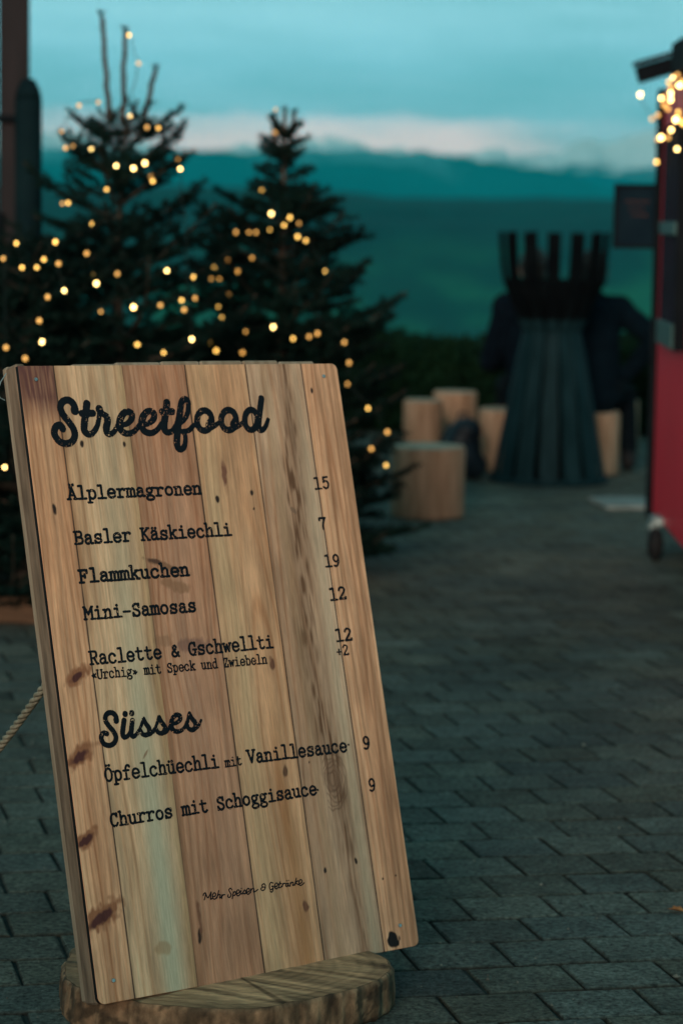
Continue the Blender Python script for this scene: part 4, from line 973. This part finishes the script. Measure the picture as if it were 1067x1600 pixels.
# ------------------------------------------------------------------ stump seats
def stump(px0, px1, py_top, py_base, Y, label, seed):
    rng = random.Random(seed); s = FPX / Y; r = (px1 - px0) / 2 / s; X = ((px0 + px1) / 2 - CX) / s; h = zt(py_top, Y - .0) - 0
    h = max(.3, min(.5, h)); root = empty('stump_seat', (X, Y, 0), label=label, cat='stump seat', group='sawn log stumps used as seats')
    ph = rng.uniform(0, 6); wob = lambda t: 1 + .018 * math.sin(2 * math.pi * t * 2 + ph) + .012 * math.sin(2 * math.pi * t * 5 + ph * 2)
    bm = bmesh.new(); add_lathe(bm, [(r * .985, .0), (r * 1.0, .02), (r * .995, h * .5), (r, h - .012), (r * .972, h)], 40, wob=wob); bm_obj('trunk_section', bm, M['stump_side'], root, True)
    bm = bmesh.new(); add_lathe(bm, [(r * .96, h + .0004), (r * .955, h + .003)], 40, wob=wob); bm_obj('sawn_top', bm, M['stump_top'], root)
YA = ground(667, 806).y
stump(610, 725, 694, 0, YA, 'nearest sawn log stump standing alone right of the fir branches', 1)
stump(628, 690, 622, 0, 14.6, 'sawn stump behind the nearest stump, leftmost of the far seats', 2)
stump(675, 742, 608, 0, 15.3, 'sawn stump in the back row between two others, next to the dark bag', 3)
stump(746, 846, 634, 0, 14.55, 'sawn stump under the left seated person, half hidden by the fire basket', 4)
stump(866, 967, 636, 0, 14.45, 'sawn stump under the right seated person', 5)
stump(962, 996, 618, 0, 15.6, 'small far stump between the right seated person and the red cart', 6)

# ------------------------------------------------------------------ fire basket
def build_brazier():
    c = ground(856, 752); root = empty('fire_basket', (c.x, c.y, 0), label='waisted dark steel fire basket of upright bars flaring like a crown at the top', cat='fire basket')
    prof = [(.322, .035), (.262, .36), (.205, .68), (.166, .865), (.198, .94), (.240, 1.04), (.285, 1.145), (.303, 1.24), (.318, 1.432)]
    wid = [.106, .094, .078, .064, .064, .070, .074, .076, .076]; n = 14; rng = random.Random(2)
    for k in range(n):
        a = 2 * math.pi * (k + .315) / n; ca, sa = math.cos(a), math.sin(a); V = []; F = []
        for (r, z), w in zip(prof, wid):
            for (dr, dw) in ((0, -w / 2), (0, w / 2), (-.014, w / 2), (-.014, -w / 2)):
                V.append(((r + dr) * ca - dw * sa, (r + dr) * sa + dw * ca, z + (rng.uniform(-.012, .012) if z > 1.4 and dr == 0 and dw < 0 else 0)))
        m = len(prof)
        for i in range(m - 1):
            for q in range(4): F.append((i * 4 + q, i * 4 + (q + 1) % 4, (i + 1) * 4 + (q + 1) % 4, (i + 1) * 4 + q))
        F.append((3, 2, 1, 0)); F.append(tuple(range((m - 1) * 4, m * 4)))
        o = mesh_obj('bar', V, F, M['steel'], root)
        o.data.materials.append(M['soot'])
        for pl in o.data.polygons:
            if pl.center.z > .93: pl.material_index = 1
    bm = bmesh.new(); add_lathe(bm, [(.33, .0), (.345, .008), (.345, .026), (.33, .034)], 48); bm_obj('base_ring', bm, M['steel'], root, True)
    bm = bmesh.new(); add_lathe(bm, [(.06, .89), (.145, .89), (.215, 1.03), (.272, 1.165), (.266, 1.165), (.20, 1.035), (.10, .97)], 40); bm_obj('fire_bowl', bm, M['soot'], root, True)
    bm = bmesh.new(); add_lathe(bm, [(.255, .03), (.19, .42), (.125, .88)], 30); bm_obj('inner_tube', bm, M['soot'], root, True)
build_brazier()

# ------------------------------------------------------------------ people
def remesh(name, spheres, caps, mat, parent, vox=.012, smooth_it=4):
    """one continuous skin round tapered capsules"""
    bm = bmesh.new()
    for (c, r) in spheres:
        q = bmesh.ops.create_uvsphere(bm, u_segments=18, v_segments=12, radius=1.0)['verts']
        bmesh.ops.scale(bm, vec=r if isinstance(r, tuple) else (r, r, r), verts=q); bmesh.ops.translate(bm, vec=c, verts=q)
    for (a, b, ra, rb) in caps:
        a, b = Vector(a), Vector(b); n = max(3, int((b - a).length / (min(ra, rb) * .5)))
        add_tube(bm, [a.lerp(b, i / n) for i in range(n + 1)], [ra + (rb - ra) * i / n for i in range(n + 1)], 14)
        for (p, r) in ((a, ra), (b, rb)):
            q = bmesh.ops.create_uvsphere(bm, u_segments=14, v_segments=9, radius=r)['verts']; bmesh.ops.translate(bm, vec=p, verts=q)
    me = bpy.data.meshes.new(name); bm.to_mesh(me); bm.free()
    tmp = bpy.data.objects.new('tmp', me); col.objects.link(tmp)
    rm = tmp.modifiers.new('r', 'REMESH'); rm.mode = 'VOXEL'; rm.voxel_size = vox
    sm = tmp.modifiers.new('s', 'SMOOTH'); sm.iterations = smooth_it; sm.factor = .5
    dg = bpy.context.evaluated_depsgraph_get(); dg.update()
    me2 = bpy.data.meshes.new_from_object(tmp.evaluated_get(dg)); me2.name = name
    bpy.data.objects.remove(tmp); bpy.data.meshes.remove(me)
    me2.materials.clear(); me2.materials.append(mat); me2.polygons.foreach_set('use_smooth', [True] * len(me2.polygons))
    o = bpy.data.objects.new(name, me2); col.objects.link(o); o.parent = parent; return o
def hand_caps(w, d, side):
    """palm and five bent fingers from wrist w pointing along d"""
    w = Vector(w); d = Vector(d).normalized(); s = d.cross(Vector((0, 0, 1)))
    s = s.normalized() if s.length > .1 else Vector((1, 0, 0)); dn = s.cross(d).normalized()
    if dn.z > 0: dn = -dn
    C = []; pe = w + d * .085
    for k, (o_, L) in enumerate(((-.030, .068), (-.010, .078), (.010, .072), (.028, .056))):
        r0 = pe + s * o_; C.append((w + s * o_ * .5, r0, .014, .012)); m = r0 + d * L * .55 + dn * L * .15; C.append((r0, m, .0095, .009)); C.append((m, m + d * L * .3 + dn * L * .38, .009, .0078))
    t0 = w + d * .03 - s * .03 * side; t1 = t0 + d * .035 - s * .03 * side; C.append((w, t0, .016, .013)); C.append((t0, t1, .012, .0105)); C.append((t1, t1 + d * .028 + dn * .01, .0105, .009))
    return C
def person(loc, rz, label, lean, arms, legs, coatm, seat, tilt, hair_len=.0):
    root = empty('person', loc, rz, label=label, cat='person', group='people sitting with their backs turned')
    hip = Vector((0, 0, seat + .10)); ch = hip + Vector((0, lean, .36)); nk = hip + Vector((0, lean * 1.25, .53)); hd = nk + Vector((tilt * .05, lean * .3 + .02, .155))
    sh = [ch + Vector((s * .175, .01, .085)) for s in (-1, 1)]
    caps = [(hip, ch, .135, .15), (ch, nk - Vector((0, 0, .04)), .12, .075), (nk - Vector((0, 0, .06)), hd - Vector((0, 0, .06)), .058, .055), (sh[0], sh[1], .072, .072)]
    sph = [(hd, (.078, .098, .118)), (hd + Vector((0, .095, -.012)), (.014, .022, .02)), (hd + Vector((0, .04, -.065)), (.055, .055, .05)),
           (hd + Vector((-.08, 0, -.01)), (.012, .024, .034)), (hd + Vector((.08, 0, -.01)), (.012, .024, .034)),
           (hd + Vector((-.032, .086, .012)), .013), (hd + Vector((.032, .086, .012)), .013), (hd + Vector((0, .09, -.055)), (.024, .014, .009))]
    coat = [(hip - Vector((0, .0, .05)), ch, .178, .185), (ch, nk - Vector((0, 0, .07)), .165, .10), (sh[0], sh[1], .098, .098), (nk - Vector((0, 0, .05)), nk + Vector((0, .01, .0)), .085, .080)]
    for s, (el, wr) in zip((0, 1), arms):
        e = hip + Vector(el); w = hip + Vector(wr)
        caps += [(sh[s], e, .050, .042), (e, w, .042, .028)] + hand_caps(w, (w - e), -1 if s == 0 else 1)
        coat += [(sh[s], e, .082, .068), (e, e.lerp(w, .93), .067, .052)]
    trous = [(hip + Vector((-.08, 0, -.03)), hip + Vector((.08, 0, -.03)), .13, .13)]; shoe = []
    for s, (kn, an, toe) in zip((-1, 1), legs):
        k_, a_, t_ = Vector(kn), Vector(an), Vector(toe); h_ = hip + Vector((s * .095, .02, -.03))
        caps += [(h_, k_, .078, .056), (k_, a_, .054, .036), (a_, t_, .036, .030)]
        trous += [(h_, k_, .094, .072), (k_, a_ + Vector((0, 0, .04)), .070, .055)]; shoe.append((a_, t_))
    remesh('body', sph, caps, M['skin'], root, .009, 3)
    remesh('coat', [(hip + Vector((0, -.01, -.06)), (.20, .17, .10))], coat, coatm, root, .014, 5)
    remesh('trousers', [], trous, M['trouser'], root, .014, 4)
    hs = [(hd + Vector((0, -.016, .022)), (.090, .104, .112)), (hd + Vector((0, -.05, -.04)), (.078, .066, .09))]
    if hair_len: hs.append((hd + Vector((0, -.075, -.13)), (.075, .05, hair_len)))
    remesh('hair', hs, [], M['hair'], root, .012, 3)
    for a_, t_ in shoe:
        d = (t_ - a_).normalized(); remesh('shoe', [], [(a_ + Vector((0, 0, .01)), a_ - d * .035 - Vector((0, 0, .045)), .052, .048), (a_ - Vector((0, 0, .04)), t_ - Vector((0, 0, .012)), .050, .042)], M['rubber'], root, .012, 2)
def build_people():
    # left: arms resting forward on the knees
    person((( 832 - CX) / FPX * 14.65, 14.65, 0), 0, 'left seated person in a dark coat seen from behind beside the fire basket', .06,
           (((-.27, .10, .12), (-.16, .36, .10)), ((.25, .12, .12), (.14, .36, .10))),
           (((-.14, .47, .47), (-.15, .50, .09), (-.15, .64, .05)), ((.14, .47, .47), (.14, .50, .09), (.14, .64, .05))), M['coat_b'], .425, -.3, .05)
    # right: elbow stuck out to the right, hand at the waist, right foot drawn back beside the stump
    person(((918 - CX) / FPX * 14.45, 14.45, 0), R(4), 'right seated person in a navy coat seen from behind with one elbow out', .05,
           (((-.25, .14, .10), (-.13, .38, .10)), ((.400, -.02, .285), (.215, .06, .05))),
           (((-.12, .47, .47), (-.12, .50, .09), (-.12, .64, .05)), ((.27, .30, .46), (.26, .07, .10), (.28, .20, .05))), M['coat'], .425, .4)
build_people()

# ------------------------------------------------------------------ dark backpack on the ground
def build_bag():
    Y = 14.0; X = (721 - CX) / FPX * Y; root = empty('backpack', (X, Y, 0), R(20),  label='black backpack slumped on the paving behind the nearest stump', cat='backpack')
    remesh('sack', [((0, 0, .17), (.115, .10, .17)), ((.02, -.01, .28), (.095, .09, .08))], [((-.06, -.02, .08), (.07, -.02, .08), .08, .08)], M['bag'], root, .012, 4)
    remesh('front_pocket', [((0, -.085, .13), (.075, .045, .085))], [], M['bag'], root, .01, 3)
    bm = bmesh.new(); add_tube(bm, [(-.03, .0, .345), (-.02, 0, .385), (.02, 0, .39), (.035, 0, .35)], .008, 8); bm_obj('handle', bm, M['bag'], root, True)
    for s in (-1, 1):
        bm = bmesh.new(); add_tube(bm, [(s * .05, .07, .31), (s * .075, .14, .22), (s * .08, .12, .10), (s * .06, .08, .04)], .012, 8); bm_obj('strap', bm, M['bag'], root, True)
build_bag()

# ------------------------------------------------------------------ red food cart
CART_Y1 = 11.2; CART_X1 = (1021 - CX) / FPX * CART_Y1; CDIR = Vector((.0251, 1, 0)).normalized()
def build_cart():
    ang = -math.atan(.0251); root = empty('food_cart', (CART_X1, CART_Y1, 0), ang, label='red wooden food cart with black trim at the right picture edge', cat='food cart')
    # local frame: -y runs along the side towards the viewer, +x away from the lane
    zb, zt_, LEN, WID = .165, 2.10, 2.9, 1.7
    bm = bmesh.new(); n = 22; w = LEN / n
    for k in range(n): add_box(bm, .012, -w * (k + .5) - .0, (zb + zt_) / 2, .024, w - .003, zt_ - zb, .002)
    bm_obj('side_wall', bm, M['red'], root)
    bm = bmesh.new(); add_box(bm, WID / 2 + .024, -.02, (zb + zt_) / 2, WID - .05, .03, zt_ - zb, .003); bm_obj('end_wall', bm, M['red'], root)
    bm = bmesh.new(); add_box(bm, WID / 2 + .024, -LEN + .02, (zb + zt_) / 2, WID - .05, .03, zt_ - zb, .003); bm_obj('end_wall', bm, M['red'], root)
    bm = bmesh.new(); add_box(bm, WID - .012, -LEN / 2, (zb + zt_) / 2, .024, LEN, zt_ - zb, .003); bm_obj('side_wall', bm, M['red'], root)
    bm = bmesh.new(); add_box(bm, WID / 2, -LEN / 2, zb + .02, WID - .06, LEN - .1, .05, .0); bm_obj('floor_frame', bm, M['black'], root)
    bm = bmesh.new(); add_box(bm, -.010, .012, (zb + zt_) / 2 - .01, .036, .05, zt_ - zb + .03, .004); bm_obj('corner_post', bm, M['black'], root)
    # bottom rail
    # barred window shutter with two grey-green cross rails
    y0, y1, z0, z1 = -.36, -1.12, .98, 1.93
    sh = bm_obj('window', (lambda b: (add_box(b, -.006, (y0 + y1) / 2, (z0 + z1) / 2, .012, y0 - y1, z1 - z0, .002), b)[1])(bmesh.new()), M['black'], root)
    k = 9
    for i in range(k):
        bm = bmesh.new(); y = y0 + (y1 - y0) * (i + .5) / k; add_box(bm, -.022, y, (z0 + z1) / 2, .02, .048, z1 - z0 - .02, .004); bm_obj('slat', bm, M['plum'], sh)
    for z, hh in ((1.475, .055), (1.02, .105)):
        bm = bmesh.new(); add_box(bm, -.038, (y0 + y1) / 2 + .06, z, .014, (y0 - y1) * .80, hh, .003); bm_obj('cross_rail', bm, M['verdigris'], sh)
    bm = bmesh.new(); add_box(bm, -.025, y1 - .012, (z0 + z1) / 2, .05, .03, z1 - z0 + .02, .003); bm_obj('frame', bm, M['black'], sh)
    # roof: low boarded gable over the far end, taller roof over the body
    rotm = Matrix.Rotation(-R(17), 3, 'Y')
    bm = bmesh.new(); add_box(bm, .10, -.05, 2.165, .46, .12, .075, .006, rot=None); bmesh.ops.rotate(bm, verts=bm.verts, cent=(-.12, -.05, 2.165), matrix=rotm); bm_obj('eave_beam', bm, M['black'], root)
    bm = bmesh.new(); add_box(bm, .10, -.05, 2.217, .47, .15, .016, .003); bmesh.ops.rotate(bm, verts=bm.verts, cent=(-.12, -.05, 2.165), matrix=rotm); bm_obj('roofing_sheet', bm, M['roofing'], root)
    bm = bmesh.new(); V = [(-.05, 2.12), (WID + .05, 2.12), (WID + .05, 2.20), (WID / 2, 2.55), (-.05, 2.255)]
    a = [bm.verts.new((x, -.72, z)) for x, z in V]; b = [bm.verts.new((x, -LEN - .05, z)) for x, z in V]
    bm.faces.new(a[::-1]); bm.faces.new(b)
    for i in range(5): bm.faces.new((a[i], a[(i + 1) % 5], b[(i + 1) % 5], b[i]))
    bmesh.ops.recalc_face_normals(bm, faces=bm.faces); bm_obj('roof', bm, M['black'], root)
    bm = bmesh.new(); V = [(.02, 2.10), (WID - .02, 2.10), (WID - .02, 2.16), (WID / 2, 2.42), (.30, 2.26), (.02, 2.17)]
    a = [bm.verts.new((x, -.10, z)) for x, z in V]; b = [bm.verts.new((x, -.715, z)) for x, z in V]; m = len(V)
    bm.faces.new(a[::-1]); bm.faces.new(b)
    for i in range(m): bm.faces.new((a[i], a[(i + 1) % m], b[(i + 1) % m], b[i]))
    bmesh.ops.recalc_face_normals(bm, faces=bm.faces); bm_obj('gable', bm, M['red'], root)
    # castors: bracket, tyre, hub
    for (x, y) in ((-.034, -.52), (-.034, -LEN + .4), (WID + .03, -.52), (WID + .03, -LEN + .4)):
        wh = None
        bm = bmesh.new(); r = bmesh.ops.create_cone(bm, cap_ends=True, segments=36, radius1=.075, radius2=.075, depth=.055)
        es = [e for e in bm.edges if len(e.link_faces) == 2 and any(len(f.verts) > 6 for f in e.link_faces)]; bmesh.ops.bevel(bm, geom=es, offset=.014, segments=3, affect='EDGES')
        bmesh.ops.rotate(bm, verts=bm.verts, cent=(0, 0, 0), matrix=Matrix.Rotation(R(90), 3, 'Y')); bmesh.ops.translate(bm, vec=(x, y, .075), verts=bm.verts)
        wh = bm_obj('wheel', bm, M['rubber'], root, True)
        bm = bmesh.new(); r = bmesh.ops.create_cone(bm, cap_ends=True, segments=20, radius1=.036, radius2=.030, depth=.066); bmesh.ops.rotate(bm, verts=bm.verts, cent=(0, 0, 0), matrix=Matrix.Rotation(R(90), 3, 'Y')); bmesh.ops.translate(bm, vec=(x, y, .075), verts=bm.verts); bm_obj('hub', bm, M['black'], wh)
    bm = bmesh.new(); add_box(bm, -.026, -.47, .178, .05, .14, .036, .006); add_box(bm, -.034, -.45, .150, .05, .05, .03, .004); bm_obj('bracket', bm, M['galv'], root)
    return root
CART = build_cart()
# hanging panel behind the far corner
def build_panel():
    Y = 11.42; a = at(957, 388, Y); b = at(1024, 288, Y); root = empty('hanging_panel', (a.x, Y, a.z), label='dark square notice panel jutting out beyond the far corner of the red cart', cat='sign')
    W, H_ = b.x - a.x + .05, b.z - a.z
    bm = bmesh.new(); add_box(bm, W / 2, .012, H_ / 2, W, .022, H_, .003); bm_obj('board', bm, M['slate'], root)
    for (cx, cz, sx_, sz_) in ((W / 2, .008, W + .006, .016), (W / 2, H_ - .008, W + .006, .016), (.008, H_ / 2, .016, H_ - .034), (W - .008, H_ / 2, .016, H_ - .034)):
        bm = bmesh.new(); add_box(bm, cx, -.004, cz, sx_, .008, sz_, .001); bm_obj('frame', bm, M['black'], root)
    rng = random.Random(1)
    bm = bmesh.new()
    for r_, (z, x0, x1) in enumerate(((.73, .22, .66), (.62, .30, .56), (.52, .34, .6))):
        x = x0 * W
        while x < x1 * W:
            l = rng.uniform(.006, .014); add_box(bm, x + l / 2, .0005, z * H_, l, .0012, rng.uniform(.006, .012)); x += l + .004
    bm_obj('chalk_marks', bm, M['faint'], root)
    bm = bmesh.new(); add_tube(bm, [(W - .02, .03, H_ * .8), (W + .06, -.1, H_ * .8)], .008, 8); add_tube(bm, [(W - .02, .03, H_ * .2), (W + .06, -.1, H_ * .2)], .008, 8); bm_obj('bracket', bm, M['steel'], root)
build_panel()
CL = [(1000, 148, 2), (1018, 186, 0), (1027, 180, 0), (1025, 253, 1), (1026, 218, 0), (1032, 215, 2), (1043, 215, 0), (1057, 233, 2), (1048, 203, 2), (1055, 187, 2), (1059, 175, 1), (1062, 184, 0), (1043, 170, 0), (1037, 164, 0), (1033, 153, 2), (1047, 156, 2), (1047, 146, 2), (1044, 128, 1), (1047, 136, 0), (1051, 121, 2), (1061, 133, 2), (1066, 127, 1), (1058, 117, 0), (1066, 192, 1)]
def cart_pt(x, y, r):
    d = ray(x, y); n = Vector((-CDIR.y, CDIR.x, 0)); P0 = Vector((CART_X1, CART_Y1, 0)) + n * .075
    t = (P0 - CAMP).dot(n) / d.dot(n); p = CAMP + d * t
    return p if p.y < 11.2 else at(x, y, 11.2 + r.uniform(-.05, .02))
fairy('dense cluster of warm fairy lights hanging under the eave of the red cart', CL, GL, cart_pt, 4, .10, .0085)

# ------------------------------------------------------------------ slab, leaf, left hut and post
def build_rest():
    p = ground(976, 790); root = tag(bm_obj('paving_slab', (lambda b: (add_box(b, 0, 0, .012, .30, .42, .024, .006), b)[1])(bmesh.new()), M['concrete']), 'flat pale slab on the paving at the far foot of the red cart', 'slab')
    root.location = (p.x, p.y, .001); root.rotation_euler = (0, 0, R(8))
    c = ground(1056, 1423, .004); V = []; F = []
    o = [(0, -.018), (.006, -.012), (.013, -.004), (.009, .002), (.012, .012), (.004, .01), (0, .02), (-.004, .01), (-.012, .011), (-.008, .002), (-.013, -.005), (-.005, -.012)]
    for x, y in o: V.append((x, y, .002 + .006 * abs(x) / .013))
    V.append((0, 0, .001)); n = len(o)
    for k in range(n): F.append((k, (k + 1) % n, n))
    lf = tag(mesh_obj('fallen_leaf', V, F, M['leafo']), 'small dry orange leaf lying on the paving near the right edge', 'leaf'); lf.location = c; lf.rotation_euler = (0, 0, 1.1)
    sol = lf.modifiers.new('t', 'SOLIDIFY'); sol.thickness = .0006
    # hut corner
    Y = 11.0; xr = at(48, 300, Y).x; root = empty('timber_hut', (xr, Y, 0), R(10), label='dark timber hut whose corner fills the upper left picture edge', cat='hut')
    bm = bmesh.new(); n = 16; w = .14
    for k in range(n): add_box(bm, -w * (k + .5), .02, 1.6, w - .006, .04, 3.2, .006)
    bm_obj('front_wall', bm, M['hutwood'], root)
    bm = bmesh.new(); add_box(bm, -.02, 1.04, 1.6, .04, 1.98, 3.2, .004); bm_obj('side_wall', bm, M['hutwood'], root)
    bm = bmesh.new(); add_box(bm, -1.12, -.02, zt(196, Y), 2.2, .04, .03, .004); bm_obj('ledge', bm, M['black'], root)
    bm = bmesh.new(); add_box(bm, -1.12, .9, 3.26, 2.5, 2.5, .09, .01); bm_obj('roof', bm, M['black'], root)
    for k in range(2):
        bm = bmesh.new(); add_box(bm, -.35 - k * .9, -.012, 1.05, .46, .024, .9, .004); s = bm_obj('window', bm, M['black'], root)
        bm = bmesh.new(); add_box(bm, -.35 - k * .9, -.03, 1.05, .03, .012, .86, .002); bm_obj('frame', bm, M['hutwood'], s)
    # rounded post with a bevelled head
    Y = 10.55; a = at(24, 300, Y).x; b = at(66, 300, Y).x; r = (b - a) / 2; top = zt(134, Y); root = empty('dark_post', ((a + b) / 2, Y, 0), label='thick dark rounded post with a sloping head in front of the timber hut', cat='post')
    bm = bmesh.new(); add_lathe(bm, [(r * 1.0, 0), (r, top - .10), (r * .98, top - .09)], 28); bm_obj('shaft', bm, M['postpaint'], root, True)
    bm = bmesh.new(); add_lathe(bm, [(r * 1.0, top - .089), (r * .86, top - .05), (r * .55, top - .012), (r * .25, top)], 28); bm_obj('cap', bm, M['postpaint'], root, True)
build_rest()

# ------------------------------------------------------------------ unseen barrier added behind the standpoint to shade the near paving and lower board
def build_shade_barrier():
    root = empty('added_shade_barrier', (-.6, -2.2, 0), label='unseen long low plank barrier added behind the viewpoint to shade the near paving', cat='barrier')
    n = 44; w = .2
    for k in range(8):
        bm = bmesh.new(); add_box(bm, -4.4 + 1.257 * k, -.05, .80, .09, .06, 1.60, .004); bm_obj('post', bm, M['hutwood'], root)
    for r_ in range(8):
        bm = bmesh.new(); add_box(bm, 0, 0, .10 + .202 * r_, 8.95, .026, .198, .004); bm_obj('board', bm, M['hutwood'], root)
build_shade_barrier()

# ------------------------------------------------------------------ grit blown over the paving
def build_grit():
    rng = random.Random(8); V = []; F = []; C = []
    for i in range(900):
        y = 3.4 + 9 * rng.random() ** 1.6; x = rng.uniform(-.25, .25) * y + .1; r = rng.uniform(.0012, .0042) * (1 if rng.random() < .93 else 2); b = len(V); g = rng.choice((.05, .09, .16, .24))
        for k in range(5):
            a = k * 1.2566 + rng.random() * .6; V.append((x + r * math.cos(a) * rng.uniform(.6, 1.2), y + r * math.sin(a) * rng.uniform(.6, 1.2), .0005)); C.append((g * 1.05, g, g * .8))
        V.append((x, y, .0015 + r * .7)); C.append((g * 1.05, g, g * .8))
        for k in range(5): F.append((b + k, b + (k + 1) % 5, b + 5))
    o = mesh_obj('grit', V, F, mat_attr('grit_stone', nscale=200, amt=.2, rough=.9, bump=0)); set_col(o, C); tag(o, kind='stuff')
build_grit()
